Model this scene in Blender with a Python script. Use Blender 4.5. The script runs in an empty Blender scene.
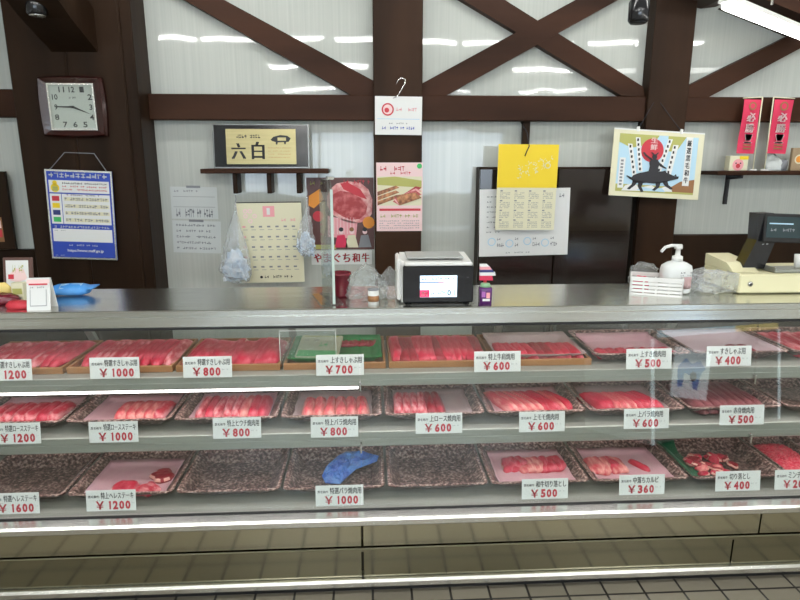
import bpy, math, random
from mathutils import Matrix, Vector, noise
from math import pi, sin, cos, tan, radians as R
C = bpy.context.scene.collection
SC = bpy.context.scene

# ---------------------------------------------------------------- camera
CAM = Vector((0, 0, 1.58)); PITCH = R(13); YAW = R(3); F = 600.0
fwd = Vector((sin(YAW)*cos(PITCH), cos(YAW)*cos(PITCH), -sin(PITCH)))
rgt = Vector((cos(YAW), -sin(YAW), 0)); upv = rgt.cross(fwd)
cd = bpy.data.cameras.new('camera'); cam = bpy.data.objects.new('camera', cd); C.objects.link(cam)
cam.location = CAM; cam.rotation_euler = (pi/2-PITCH, 0, -YAW)
cd.sensor_width = 36; cd.lens = F*36/800; cd.clip_start = 0.02; cd.clip_end = 200
SC.camera = cam
def at(px, py, Y=None, z=None):
    """point of the place seen in direction (px,py), on the plane y=Y or z=z"""
    d = fwd + rgt*((px-400)/F) + upv*((300-py)/F)
    t = (Y/d.y) if Y is not None else ((z-CAM.z)/d.z)
    return CAM + d*t

# ---------------------------------------------------------------- materials
MATS = {}
def mat(name, col, rough=.5, metal=0, spec=.5, emit=0, coat=0, noise_=None, bump=None, alpha=None, trans=0, sss=0):
    if name in MATS: return MATS[name]
    m = bpy.data.materials.new(name); m.use_nodes = True; nt = m.node_tree; N = nt.nodes; L = nt.links
    b = N['Principled BSDF']
    b.inputs['Base Color'].default_value = (*col, 1); b.inputs['Roughness'].default_value = rough
    b.inputs['Metallic'].default_value = metal; b.inputs['Specular IOR Level'].default_value = spec
    b.inputs['Coat Weight'].default_value = coat; b.inputs['Coat Roughness'].default_value = .08
    b.inputs['Transmission Weight'].default_value = trans
    if emit:
        b.inputs['Emission Color'].default_value = (*col, 1); b.inputs['Emission Strength'].default_value = emit
    if alpha is not None: b.inputs['Alpha'].default_value = alpha
    if noise_ or bump:
        tc = N.new('ShaderNodeTexCoord')
    if noise_:      # (colour2, scale, (sx,sy,sz), lo, hi)
        c2, sc, sv, lo, hi = noise_
        mp = N.new('ShaderNodeMapping'); mp.inputs['Scale'].default_value = sv
        nz = N.new('ShaderNodeTexNoise'); nz.inputs['Scale'].default_value = sc; nz.inputs['Detail'].default_value = 5
        rp = N.new('ShaderNodeValToRGB'); rp.color_ramp.elements[0].position = lo; rp.color_ramp.elements[1].position = hi
        rp.color_ramp.elements[0].color = (*col, 1); rp.color_ramp.elements[1].color = (*c2, 1)
        L.new(tc.outputs['Object'], mp.inputs[0]); L.new(mp.outputs[0], nz.inputs[0]); L.new(nz.outputs[0], rp.inputs[0])
        L.new(rp.outputs[0], b.inputs['Base Color'])
    if bump:        # (scale, (sx,sy,sz), strength, dist)
        sc, sv, st, di = bump
        mp = N.new('ShaderNodeMapping'); mp.inputs['Scale'].default_value = sv
        nz = N.new('ShaderNodeTexNoise'); nz.inputs['Scale'].default_value = sc; nz.inputs['Detail'].default_value = 3
        bp = N.new('ShaderNodeBump'); bp.inputs['Strength'].default_value = st; bp.inputs['Distance'].default_value = di
        L.new(tc.outputs['Object'], mp.inputs[0]); L.new(mp.outputs[0], nz.inputs[0]); L.new(nz.outputs[0], bp.inputs['Height'])
        L.new(bp.outputs[0], b.inputs['Normal']); 
        if coat: L.new(bp.outputs[0], b.inputs['Coat Normal'])
    MATS[name] = m; return m

def glassmat(name, tint=(.93, .97, .95), ior=1.5, rough=0.0, haze=0.0):
    m = bpy.data.materials.new(name); m.use_nodes = True; nt = m.node_tree; N = nt.nodes; L = nt.links; N.clear()
    out = N.new('ShaderNodeOutputMaterial'); mix = N.new('ShaderNodeMixShader'); tr = N.new('ShaderNodeBsdfTransparent')
    gl = N.new('ShaderNodeBsdfGlossy'); fr = N.new('ShaderNodeFresnel'); ge = N.new('ShaderNodeNewGeometry'); mx = N.new('ShaderNodeMix')
    tr.inputs[0].default_value = (*tint, 1); gl.inputs['Roughness'].default_value = rough
    mx.inputs[2].default_value = ior; mx.inputs[3].default_value = 1/ior
    L.new(ge.outputs['Backfacing'], mx.inputs[0]); L.new(mx.outputs[0], fr.inputs['IOR']); L.new(fr.outputs[0], mix.inputs[0])
    src = tr
    if haze:
        di = N.new('ShaderNodeBsdfDiffuse'); di.inputs[0].default_value = (.85, .87, .87, 1)
        ml = N.new('ShaderNodeMixShader'); ml.inputs[0].default_value = haze
        L.new(tr.outputs[0], ml.inputs[1]); L.new(di.outputs[0], ml.inputs[2]); src = ml
    L.new(src.outputs[0], mix.inputs[1]); L.new(gl.outputs[0], mix.inputs[2]); L.new(mix.outputs[0], out.inputs[0])
    MATS[name] = m; return m

WOOD = mat('dark timber', (.021, .0098, .0048), .5, spec=.12, noise_=((.044, .021, .0105), 5, (1, 1, .15), .35, .7), bump=(30, (1, 1, .08), .25, .003))
WOODH = mat('dark beam timber', (.026, .0105, .0052), .5, spec=.12, noise_=((.054, .022, .0115), 5, (.15, 1, 1), .35, .7), bump=(30, (.08, 1, 1), .25, .003))
WOODP = mat('pillar timber', (.014, .0075, .004), .5, spec=.10, noise_=((.030, .0155, .0082), 5, (1, 1, .12), .35, .7), bump=(30, (1, 1, .08), .25, .003))
STEEL = mat('brushed steel', (.80, .80, .76), .22, 1, noise_=((.66, .66, .62), 3, (.6, 20, 20), .3, .7), bump=(8, (.15, 40, 40), .05, .002))
STEELD = mat('shelf steel', (.37, .38, .34), .42, .45, noise_=((.31, .32, .285), 3, (.6, 20, 20), .3, .7))
RAIL = mat('bright rail', (.80, .80, .77), .27, 1)
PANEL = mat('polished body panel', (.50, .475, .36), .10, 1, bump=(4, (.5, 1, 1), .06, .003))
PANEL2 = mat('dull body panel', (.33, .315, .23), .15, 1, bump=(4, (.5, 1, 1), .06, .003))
BLACK = mat('black rubber', (.01, .01, .011), .5)
BLACKG = mat('black gloss plastic', (.012, .012, .014), .15)
DARKG = mat('dark glossy cupboard', (.016, .010, .008), .13, spec=.5, coat=.2)
WHITE = mat('white plastic', (.78, .78, .76), .35)
PAPER = mat('white paper', (.76, .77, .76), .7)
PAPERC = mat('cream paper', (.72, .69, .50), .7)
PAPERG = mat('thin pale paper', (.55, .58, .57), .7)
YEL = mat('yellow print', (.82, .60, .015), .55)
CRM = mat('register cream', (.72, .68, .44), .4)
RED = mat('red print', (.55, .03, .05), .55)
REDD = mat('price red', (.50, .02, .04), .55)
CRIM = mat('banner crimson', (.62, .03, .09), .7)
DRED = mat('dark red plastic', (.14, .008, .02), .25)
PINK = mat('pink print', (.80, .35, .38), .6)
PPINK = mat('pale pink print', (.85, .62, .62), .6)
BLU = mat('blue print', (.02, .06, .42), .5)
NAVY = mat('navy print', (.02, .03, .16), .4)
LBLU = mat('light blue print', (.30, .55, .80), .5)
SKYB = mat('pale blue print', (.45, .66, .80), .5)
GRN = mat('green print', (.05, .45, .12), .5)
GRNL = mat('green liner', (.01, .20, .045), .45, bump=(60, (1, 1, 1), .5, .004))
OLIV = mat('olive print', (.42, .42, .12), .6)
INK = mat('black ink', (.015, .015, .02), .6)
GREY = mat('grey ink', (.22, .23, .25), .6)
GOLD = mat('brushed gold', (.36, .31, .16), .35, .9, noise_=((.30, .26, .13), 3, (1, 1, 20), .3, .7))
ORNG = mat('orange print', (.80, .30, .04), .6)
BRNP = mat('brown print', (.28, .13, .05), .6)
CHROME = mat('chrome', (.75, .75, .75), .12, 1)
WTRAY = mat('orange tray wood', (.24, .105, .035), .5, noise_=((.34, .16, .06), 6, (.3, 4, 4), .3, .7))
CLOCKW = mat('clock frame wood', (.030, .006, .005), .16, coat=.3)
TUBE = mat('lamp tube', (1, 1, .98), emit=42)
LED = mat('case lamp tube', (1, .93, .93), emit=5)
SCREEN = mat('lit screen', (.66, .84, 1), emit=1.1)
SCR_R = mat('lit screen red', (.70, .03, .12), emit=.8)
BLUEP = mat('blue film', (.05, .26, .72), .25, spec=.6, noise_=((.12, .40, .85), 8, (1, 1, 1), .4, .7), bump=(18, (1, 1, 1), .6, .01))
GLOVE = mat('dusty blue film', (.015, .075, .34), .35, noise_=((.06, .20, .52), 25, (1, 1, 1), .4, .7), bump=(30, (1, 1, 1), 1, .012))
GLASS = glassmat('front glass', (.955, .975, .965), 1.62)
ACRYL = glassmat('acrylic', (.88, .93, .91), haze=.04)
FILM = glassmat('clear film', (.92, .94, .94), rough=.3, haze=.13)
FILMW = glassmat('milky film', (.92, .94, .96), rough=.35, haze=.22)
SPECK = None
def speck(k_=1):
    m = bpy.data.materials.new('speckled tray plastic'); m.use_nodes = True; nt = m.node_tree; N = nt.nodes; L = nt.links
    b = N['Principled BSDF']; b.inputs['Roughness'].default_value = .28
    tc = N.new('ShaderNodeTexCoord'); n1 = N.new('ShaderNodeTexNoise'); n1.inputs['Scale'].default_value = 90; n1.inputs['Detail'].default_value = 3
    r1 = N.new('ShaderNodeValToRGB'); e = r1.color_ramp.elements
    e[0].position = .38; e[0].color = (.030, .016, .013, 1); e[1].position = .66; e[1].color = (.36, .27, .24, 1)
    k = e.new(.52); k.color = (.14, .075, .068, 1)
    L.new(tc.outputs['Object'], n1.inputs[0]); L.new(n1.outputs[0], r1.inputs[0]); L.new(r1.outputs[0], b.inputs['Base Color'])
    for q in e: q.color = (q.color[0]*k_, q.color[1]*k_, q.color[2]*k_, 1)
    return m
SPECK = speck(); SPECK_LIT = speck(1.8)  # the paler copy carries light caught on tray rims and walls
def meatmat(name, red, fat, lo, hi, sc=38, sv=(1, .35, 1)):
    m = mat(name, red, .38, spec=.35, noise_=(fat, sc, sv, lo, hi), bump=(60, (1, 1, 1), .35, .003))
    return m
M_RED = meatmat('red beef', (.52, .016, .05), (.72, .15, .20), .45, .75)
M_DEEP = meatmat('deep red beef', (.28, .010, .024), (.46, .05, .08), .45, .8)
M_MARB = meatmat('marbled beef', (.52, .03, .06), (.80, .34, .36), .42, .68, 55)
M_PINKY = meatmat('pink fatty beef', (.58, .07, .09), (.82, .38, .34), .40, .66, 40)
M_BRN = meatmat('brown beef', (.17, .035, .045), (.34, .12, .13), .4, .75, 30)
FAT = mat('beef fat', (.72, .38, .32), .35)
LINER = mat('pink liner paper', (.62, .33, .38), .5, noise_=((.70, .44, .48), 8, (1, 1, 1), .35, .7), bump=(14, (1, 1, 1), .5, .01))
LINERG = mat('greyed liner paper', (.42, .30, .30), .5, noise_=((.52, .40, .40), 8, (1, 1, 1), .35, .7), bump=(14, (1, 1, 1), .5, .01))

def wallmat():
    m = bpy.data.materials.new('ribbed white wall panel'); m.use_nodes = True; nt = m.node_tree; N = nt.nodes; L = nt.links
    b = N['Principled BSDF']; b.inputs['Roughness'].default_value = .035; b.inputs['Specular IOR Level'].default_value = .5
    tc = N.new('ShaderNodeTexCoord')
    mp = N.new('ShaderNodeMapping'); mp.inputs['Scale'].default_value = (1, 1, .012)
    nz = N.new('ShaderNodeTexNoise'); nz.inputs['Scale'].default_value = 75; nz.inputs['Detail'].default_value = 3
    rp = N.new('ShaderNodeValToRGB'); e = rp.color_ramp.elements
    e[0].position = .3; e[0].color = (.46, .485, .45, 1); e[1].position = .72; e[1].color = (.535, .555, .515, 1)
    L.new(tc.outputs['Object'], mp.inputs[0]); L.new(mp.outputs[0], nz.inputs[0]); L.new(nz.outputs[0], rp.inputs[0]); L.new(rp.outputs[0], b.inputs['Base Color'])
    m2 = N.new('ShaderNodeMapping'); m2.inputs['Scale'].default_value = (2.2, 1, .5)
    n2 = N.new('ShaderNodeTexNoise'); n2.inputs['Scale'].default_value = 1.8; n2.inputs['Detail'].default_value = 1
    bp = N.new('ShaderNodeBump'); bp.inputs['Strength'].default_value = .24; bp.inputs['Distance'].default_value = .02
    L.new(tc.outputs['Object'], m2.inputs[0]); L.new(m2.outputs[0], n2.inputs[0]); L.new(n2.outputs[0], bp.inputs['Height']); L.new(bp.outputs[0], b.inputs['Normal'])
    return m
WALLM = wallmat()
def floormat():
    m = bpy.data.materials.new('floor tile'); m.use_nodes = True; nt = m.node_tree; N = nt.nodes; L = nt.links
    b = N['Principled BSDF']; b.inputs['Roughness'].default_value = .35
    tc = N.new('ShaderNodeTexCoord'); br = N.new('ShaderNodeTexBrick'); br.offset = 0; br.squash = 1
    br.inputs['Scale'].default_value = 1; br.inputs['Brick Width'].default_value = .146; br.inputs['Row Height'].default_value = .146
    br.inputs['Mortar Size'].default_value = .0045; br.inputs['Mortar Smooth'].default_value = .1
    br.inputs['Color1'].default_value = (.25, .225, .175, 1); br.inputs['Color2'].default_value = (.20, .18, .14, 1); br.inputs['Mortar'].default_value = (.022, .02, .018, 1)
    L.new(tc.outputs['Object'], br.inputs[0]); L.new(br.outputs[0], b.inputs['Base Color'])
    bp = N.new('ShaderNodeBump'); bp.inputs['Strength'].default_value = .5; bp.inputs['Distance'].default_value = .003; bp.invert = True
    L.new(br.outputs['Fac'], bp.inputs['Height']); L.new(bp.outputs[0], b.inputs['Normal'])
    return m
FLOORM = floormat()

# ---------------------------------------------------------------- mesh builder
TXT = {}
def text_geo(s, bold=0.0):
    cjk = any(ord(ch) > 0x2fff for ch in s)
    if cjk: bold = 0.0
    k = (s, bold)
    if k in TXT: return TXT[k]
    c = bpy.data.curves.new('t', 'FONT'); c.body = s; c.resolution_u = 2; c.offset = bold
    o = bpy.data.objects.new('t', c); C.objects.link(o)
    me = bpy.data.meshes.new_from_object(o.evaluated_get(bpy.context.evaluated_depsgraph_get()))
    vs = [(v.co.x, v.co.y) for v in me.vertices]; fs = [tuple(p.vertices) for p in me.polygons]
    bpy.data.objects.remove(o); bpy.data.curves.remove(c); bpy.data.meshes.remove(me)
    x0 = min(v[0] for v in vs); x1 = max(v[0] for v in vs); y0 = min(v[1] for v in vs); y1 = max(v[1] for v in vs)
    vs = [((x-x0)/max(x1-x0, 1e-6), (y-y0)/max(y1-y0, 1e-6)) for x, y in vs]
    
    if cjk:     # heavier strokes for the ideographs: a second copy shifted by a stroke's half width
        n = len(vs); q = (.10 if len(s) == 1 else .06)/max(1, len(s)); vs = [(x*(1-q), y) for x, y in vs]; vs = vs+[(x+q, y) for x, y in vs]+[(x+q/2, y*(1-q*len(s)*.8)+(q*len(s)*.4)) for x, y in vs]; fs = fs+[tuple(i+n for i in f) for f in fs]+[tuple(i+2*n for i in f) for f in fs]
    TXT[k] = (vs, fs); return TXT[k]

class MB:
    def __init__(s): s.v = []; s.f = []; s.mi = []; s.sm = []; s.mats = []; s.M = Matrix()
    def _m(s, m):
        if m not in s.mats: s.mats.append(m)
        return s.mats.index(m)
    def add(s, vs, fs, m, smooth=False):
        o = len(s.v); s.v += [tuple(s.M @ Vector(p)) for p in vs]; k = s._m(m)
        for f in fs: s.f.append(tuple(i+o for i in f)); s.mi.append(k); s.sm.append(smooth)
        return s
    def box(s, x0, y0, z0, x1, y1, z1, m, bev=0):
        if bev <= 0:
            vs = [(x, y, z) for z in (z0, z1) for y in (y0, y1) for x in (x0, x1)]
            return s.add(vs, [(0, 2, 3, 1), (4, 5, 7, 6), (0, 1, 5, 4), (2, 6, 7, 3), (0, 4, 6, 2), (1, 3, 7, 5)], m)
        b = bev; vs = []; idx = {}
        for cx, sx in ((x0, 1), (x1, -1)):
            for cy, sy in ((y0, 1), (y1, -1)):
                for cz, sz in ((z0, 1), (z1, -1)):
                    for a in range(3):
                        p = [cx+sx*b, cy+sy*b, cz+sz*b]; p[a] = (cx, cy, cz)[a]
                        idx[(sx, sy, sz, a)] = len(vs); vs.append(tuple(p))
        fs = []; I = idx
        for sg in (1, -1):
            fs.append([I[(sg, a, c, 0)] for a, c in ((1, 1), (1, -1), (-1, -1), (-1, 1))])
            fs.append([I[(a, sg, c, 1)] for a, c in ((1, 1), (-1, 1), (-1, -1), (1, -1))])
            fs.append([I[(a, c, sg, 2)] for a, c in ((1, 1), (1, -1), (-1, -1), (-1, 1))])
            for s2 in (1, -1):
                fs.append([I[(sg, s2, 1, 0)], I[(sg, s2, 1, 1)], I[(sg, s2, -1, 1)], I[(sg, s2, -1, 0)]])
                fs.append([I[(sg, 1, s2, 0)], I[(sg, 1, s2, 2)], I[(sg, -1, s2, 2)], I[(sg, -1, s2, 0)]])
                fs.append([I[(1, sg, s2, 1)], I[(1, sg, s2, 2)], I[(-1, sg, s2, 2)], I[(-1, sg, s2, 1)]])
                for s3 in (1, -1): fs.append([I[(sg, s2, s3, a)] for a in range(3)])
        # consistent outward winding
        c = Vector(((x0+x1)/2, (y0+y1)/2, (z0+z1)/2)); out = []
        for f in fs:
            p = [Vector(vs[i]) for i in f]; n = (p[1]-p[0]).cross(p[2]-p[0]); q = sum(p, Vector())/len(p)
            out.append(f if n.dot(q-c) > 0 else f[::-1])
        return s.add(vs, out, m)
    def prism(s, pts, y0, y1, m):       # polygon in XZ extruded along Y
        n = len(pts); vs = [(x, y0, z) for x, z in pts]+[(x, y1, z) for x, z in pts]
        fs = [tuple(range(n)), tuple(range(2*n-1, n-1, -1))]+[(i, i+n, (i+1) % n+n, (i+1) % n) for i in range(n)]
        a = sum(pts[i][0]*pts[(i+1) % n][1]-pts[(i+1) % n][0]*pts[i][1] for i in range(n))
        if a < 0: fs = [f[::-1] for f in fs]
        return s.add(vs, fs, m)
    def prismx(s, pts, x0, x1, m):      # polygon in YZ extruded along X
        n = len(pts); vs = [(x0, y, z) for y, z in pts]+[(x1, y, z) for y, z in pts]
        fs = [tuple(range(n-1, -1, -1)), tuple(range(n, 2*n))]+[(i, (i+1) % n, (i+1) % n+n, i+n) for i in range(n)]
        a = sum(pts[i][0]*pts[(i+1) % n][1]-pts[(i+1) % n][0]*pts[i][1] for i in range(n))
        if a < 0: fs = [f[::-1] for f in fs]
        return s.add(vs, fs, m)
    def rings(s, rs, m, cap=True, smooth=True):
        n = len(rs[0]); vs = [p for r in rs for p in r]; fs = []
        for k in range(len(rs)-1):
            for i in range(n):
                j = (i+1) % n; fs.append((k*n+i, k*n+j, (k+1)*n+j, (k+1)*n+i))
        if cap: fs += [tuple(range(n-1, -1, -1)), tuple(range((len(rs)-1)*n, len(rs)*n))]
        return s.add(vs, fs, m, smooth)
    def loft(s, secs, m, n=20, sq=2.0, wob=0, seed=0, ph=0):    # secs: (cx,cy,cz,rx,ry)
        rs = []
        for (cx, cy, cz, rx, ry) in secs:
            r = []
            for i in range(n):
                a = 2*pi*i/n+ph; c, q = cos(a), sin(a)
                x = math.copysign(abs(c)**(2/sq), c)*rx; y = math.copysign(abs(q)**(2/sq), q)*ry; z = 0
                if wob:
                    w = noise.noise_vector(Vector((c*1.6+seed, q*1.6, cz*24+seed)))*wob; x += w.x; y += w.y; z = w.z*.5
                r.append((cx+x, cy+y, cz+z))
            rs.append(r)
        return s.rings(rs, m)
    def crumple(s, secs, m, amp, seed=0, n=56, sub=9, sq=2.4, fr=9.0):    # crumpled film: ridged creases over a lofted bag
        out = []
        for a in range(len(secs)-1):
            for k in range(sub): q = k/sub; out.append([secs[a][i]*(1-q)+secs[a+1][i]*q for i in range(5)])
        out.append(list(secs[-1])); rs = []; R0 = max(x[3] for x in secs)
        for (cx, cy, cz, rx, ry) in out:
            r = []
            for i in range(n):
                a = 2*pi*i/n; c, q = cos(a), sin(a)
                x = math.copysign(abs(c)**(2/sq), c)*rx; y = math.copysign(abs(q)**(2/sq), q)*ry
                p = Vector((x, y, cz))/R0*fr/3+Vector((seed, seed*.3, 0))
                w = (abs(noise.noise(p))+.5*abs(noise.noise(p*2.3))-.35)*amp*min(1, rx/R0*1.5)
                r.append((cx+x-c*w, cy+y-q*w*.8, cz+noise.noise(p*1.3+Vector((5, 5, 5)))*amp*.6))
            rs.append(r)
        return s.rings(rs, m, True, False)
    def tube(s, pts, r, m, n=8):
        pts = [Vector(p) for p in pts]; rs = []
        for i, p in enumerate(pts):
            t = (pts[min(i+1, len(pts)-1)]-pts[max(i-1, 0)]).normalized()
            a = t.orthogonal().normalized() if i == 0 else (pa - t*pa.dot(t)).normalized()
            pa = a; b = t.cross(a)
            rs.append([tuple(p+a*r*cos(2*pi*k/n)+b*r*sin(2*pi*k/n)) for k in range(n)])
        return s.rings(rs, m)
    def sheet(s, fn, nu, nv, th, m, smooth=True):   # fn(u,v)->point; thickness along +Z
        a = [fn(i/nu, j/nv) for j in range(nv+1) for i in range(nu+1)]; n = len(a); W = nu+1
        vs = [(x, y, z+th) for x, y, z in a]+list(a); fs = []
        for j in range(nv):
            for i in range(nu):
                p = j*W+i; fs.append((p, p+1, p+W+1, p+W)); fs.append((n+p, n+p+W, n+p+W+1, n+p+1))
        e = [i for i in range(W)]+[j*W+nu for j in range(1, nv+1)]+[nv*W+i for i in range(nu-1, -1, -1)]+[j*W for j in range(nv-1, 0, -1)]
        for k in range(len(e)): p, q = e[k], e[(k+1) % len(e)]; fs.append((p, n+p, n+q, q))
        return s.add(vs, fs, m, smooth)
    # flat print on a panel facing -Y : u,v from top left, 0..1
    def frame(s, w, h, y=0): s.w = w; s.h = h; s.y = y; return s
    def pt(s, u, v, l): return ((u-.5)*s.w, s.y-.0006*l, (.5-v)*s.h)
    def rect(s, u0, v0, u1, v1, m, l=1): return s.add([s.pt(u0, v1, l), s.pt(u1, v1, l), s.pt(u1, v0, l), s.pt(u0, v0, l)], [(0, 1, 2, 3)], m)
    def poly(s, pts, m, l=1):
        a = sum(pts[i][0]*pts[(i+1) % len(pts)][1]-pts[(i+1) % len(pts)][0]*pts[i][1] for i in range(len(pts)))
        if a > 0: pts = pts[::-1]
        return s.add([s.pt(u, v, l) for u, v in pts], [tuple(range(len(pts)))], m)
    def disc(s, u, v, ru, m, l=1, n=24, rv=None):
        rv = rv if rv else ru*s.w/s.h
        return s.poly([(u+ru*cos(2*pi*i/n), v+rv*sin(2*pi*i/n)) for i in range(n)], m, l)
    def text(s, t, u0, v0, u1, v1, m, l=2, bold=.02, rot=False):
        vs, fs = text_geo(t, bold)
        return s.add([s.pt(u0+x*(u1-u0), v1-y*(v1-v0), l) for x, y in vs], fs, m)
    def vtext(s, t, u0, v0, u1, v1, m, l=2, bold=.02):
        k = len(t)
        for i, ch in enumerate(t): s.text(ch, u0, v0+(v1-v0)*(i+.08)/k, u1, v0+(v1-v0)*(i+.92)/k, m, l, bold)
        return s
    def scrib(s, u0, v0, u1, v1, m, n=12, l=2, seed=1):     # a line of lettering too small to read
        rd = random.Random(seed); dw = (u1-u0)/n
        for i in range(n):
            a = u0+i*dw
            if rd.random() < .1: continue
            for k in range(2):
                y = v0+(v1-v0)*(.1+.8*rd.random()); s.rect(a, y-(v1-v0)*.09, a+dw*.8, y+(v1-v0)*.09, m, l)
            x = a+dw*.7*rd.random(); s.rect(x, v0, x+dw*.18, v1, m, l)
        return s
    def build(s, name, parent=None, loc=None, rot=None, **kw):
        me = bpy.data.meshes.new(name); me.from_pydata(s.v, [], s.f)
        for m in s.mats: me.materials.append(m)
        me.polygons.foreach_set('material_index', s.mi); me.polygons.foreach_set('use_smooth', s.sm); me.update()
        o = bpy.data.objects.new(name, me); C.objects.link(o)
        if parent: o.parent = parent
        if loc is not None: o.location = loc
        if rot is not None: o.rotation_euler = rot
        return tag(o, **kw)
def tag(o, label=None, cat=None, group=None, kind=None):
    if label: o['label'] = label
    if cat: o['category'] = cat
    if group: o['group'] = group
    if kind: o['kind'] = kind
    return o
def empty(name, loc, label, cat, rot=(0, 0, 0), group=None):
    o = bpy.data.objects.new(name, None); C.objects.link(o); o.location = loc; o.rotation_euler = rot; o.empty_display_size = .05
    return tag(o, label, cat, group)
def struct(name, mb): return mb.build(name, kind='structure')
def spx(x0, y0, x1, y1, Y):     # centre, width, height of an upright panel on the plane y=Y
    xm, ym = (x0+x1)/2, (y0+y1)/2; c = at(xm, ym, Y)
    return c, at(x1, ym, Y).x-at(x0, ym, Y).x, at(xm, y0, Y).z-at(xm, y1, Y).z
def copyo(o, parent=None):
    c = o.copy(); C.objects.link(c); c.parent = parent
    for ch in list(o.children): copyo(ch, c)
    return c
LAMP_E, STAFF_E, CASE_E, EXPO = 50, 12, 6, -0.05
# ================================================================ SETTING
XL, XR, YF, YB, ZC = -3.6, 4.2, -5.2, 3.40, 2.78
struct('floor', MB().box(XL, YF, -.05, XR, YB+.1, 0, FLOORM))
CEIL = mat('ceiling board', (.62, .62, .58), .8)
SHOPW = mat('shop wall plaster', (.72, .71, .66), .8)
struct('ceiling', MB().box(XL, YF, ZC, XR, YB+.1, ZC+.05, CEIL))
struct('wall_back', MB().box(XL, YB, 0, XR, YB+.1, ZC, WALLM))
struct('wall_left', MB().box(XL-.1, YF, 0, XL, YB+.1, ZC, SHOPW))
struct('wall_right', MB().box(XR, YF, 0, XR+.1, YB+.1, ZC, SHOPW))
w = MB()
w.box(XL, YF-.1, 0, -2.6, YF, ZC, SHOPW).box(-2.6, YF-.1, 0, 2.6, YF, .9, SHOPW).box(-2.6, YF-.1, 2.2, 2.6, YF, ZC, SHOPW).box(2.6, YF-.1, 0, XR, YF, ZC, SHOPW)
struct('wall_front', w)
w = MB()
for x in (-2.6, -.9, .85, 2.54): w.box(x, YF-.07, .9, x+.06, YF-.02, 2.2, CHROME)
w.box(-2.6, YF-.07, .9, 2.6, YF-.02, .95, CHROME).box(-2.6, YF-.07, 2.15, 2.6, YF-.02, 2.2, CHROME).box(-2.54, YF-.05, .95, 2.54, YF-.044, 2.15, GLASS)
struct('window_1', w)

def X(px, py, Y): return at(px, py, Y).x
def Z(px, py, Y): return at(px, py, Y).z
# posts & beams of the wall (dark timber)
def post(px0, px1, py, yf, name, zlo=0, m=WOOD): struct(name, MB().box(X(px0, py, yf), yf, zlo, X(px1, py, yf), YB+.001, ZC, m, .004))
post(374, 422, 150, 3.31, 'trim_1')
x0, x1 = X(647, 110, 3.31), X(692, 60, 3.31)
struct('trim_2', MB().box(x0, 3.31, 0, x1, YB+.001, ZC, WOOD, .004))
# left pillar: broad planked column standing proud of the wall
pl0, pl1 = X(27, 200, 3.2), X(148, 200, 3.2); pm = X(75, 160, 3.2)
w = MB(); pm = X(66, 60, 3.2)
w.box(pl0, 3.2, 0, pm-.003, YB+.001, ZC, WOODP, .006).box(pm+.003, 3.2, 0, pl1-.06, YB+.001, ZC, WOODP, .006).box(pl1-.056, 3.2, 0, pl1, YB+.001, ZC, WOODP, .005).box(pl0+.01, 3.206, 0, pl1-.01, YB, ZC, WOODP)
struct('trim_3', w)
# rail beam
zb0, zb1 = Z(400, 120.5, 3.33), Z(400, 95, 3.33)
struct('trim_4', MB().box(pl1, 3.33, zb0, x0, YB+.001, zb1, WOODH, .004).box(x1, 3.33, zb0, XR, YB+.001, zb1, WOODH, .004))
struct('trim_5', MB().box(XL, 3.33, Z(15, 117, 3.33), pl0, YB+.001, Z(15, 89, 3.33), WOODH, .004))
# braces
def brace(a0, a1, b0, b1, name, y0=3.345, corner=None):
    """a0->a1 upper edge, b0->b1 lower edge, as seen on the wall plane"""
    Y = y0; P = [at(*p, Y) for p in ((a0, a1, corner, b1, b0) if corner else (a0, a1, b1, b0))]
    e = (P[1]-P[0]).normalized(); 
    struct(name, MB().prism([(p.x, p.z) for p in P], y0, YB+.001, WOODH))
brace((206, -10), (376, 82), (167, -10), (352, 95.5), 'trim_6', corner=(376, 96))
brace((590, -8), (420, 84.5), (632, -8), (446, 95.5), 'trim_7', corner=(420, 96))
brace((490, -9.5), (643, 86.5), (447, -9.5), (621, 95.5), 'trim_8', 3.349, (645, 96.5))
brace((495, -7), (643, 86.5), (452, -6), (621, 95.5), 'trim_9', 3.3495) if False else None
brace((870, -4), (686, 87), (880, 6), (709, 97), 'trim_10', corner=(686, 97.5))
# wainscot bits to the right and far left
struct('trim_11', MB().box(x1, 3.345, 0, XR, YB+.001, Z(720, 235, 3.345), WOODP, .004))
struct('trim_12', MB().box(XL, 3.345, 0, pl0, YB+.001, Z(20, 250, 3.345), WOODP, .004))
# strip hanging below the beam (behind the yellow calendar)
struct('trim_13', MB().box(X(523, 130, 3.37), 3.37, 0.9, X(530, 130, 3.37), YB+.001, zb0, WOODP))
# right wing of post below the rail reaching left (dark jamb)
struct('trim_14', MB().box(X(633, 240, 3.33), 3.325, 0, x0+.002, YB+.001, zb0, WOODP, .004))
# projecting timber end on the left pillar
w = MB(); w.prismx([(3.2, 2.10), (3.2, 2.30), (2.2, 2.75), (1.9, 2.75), (2.95, 2.20)], X(30, 50, 3.0), X(80, 55, 3.0), WOODP)
struct('trim_15', w)

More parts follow.
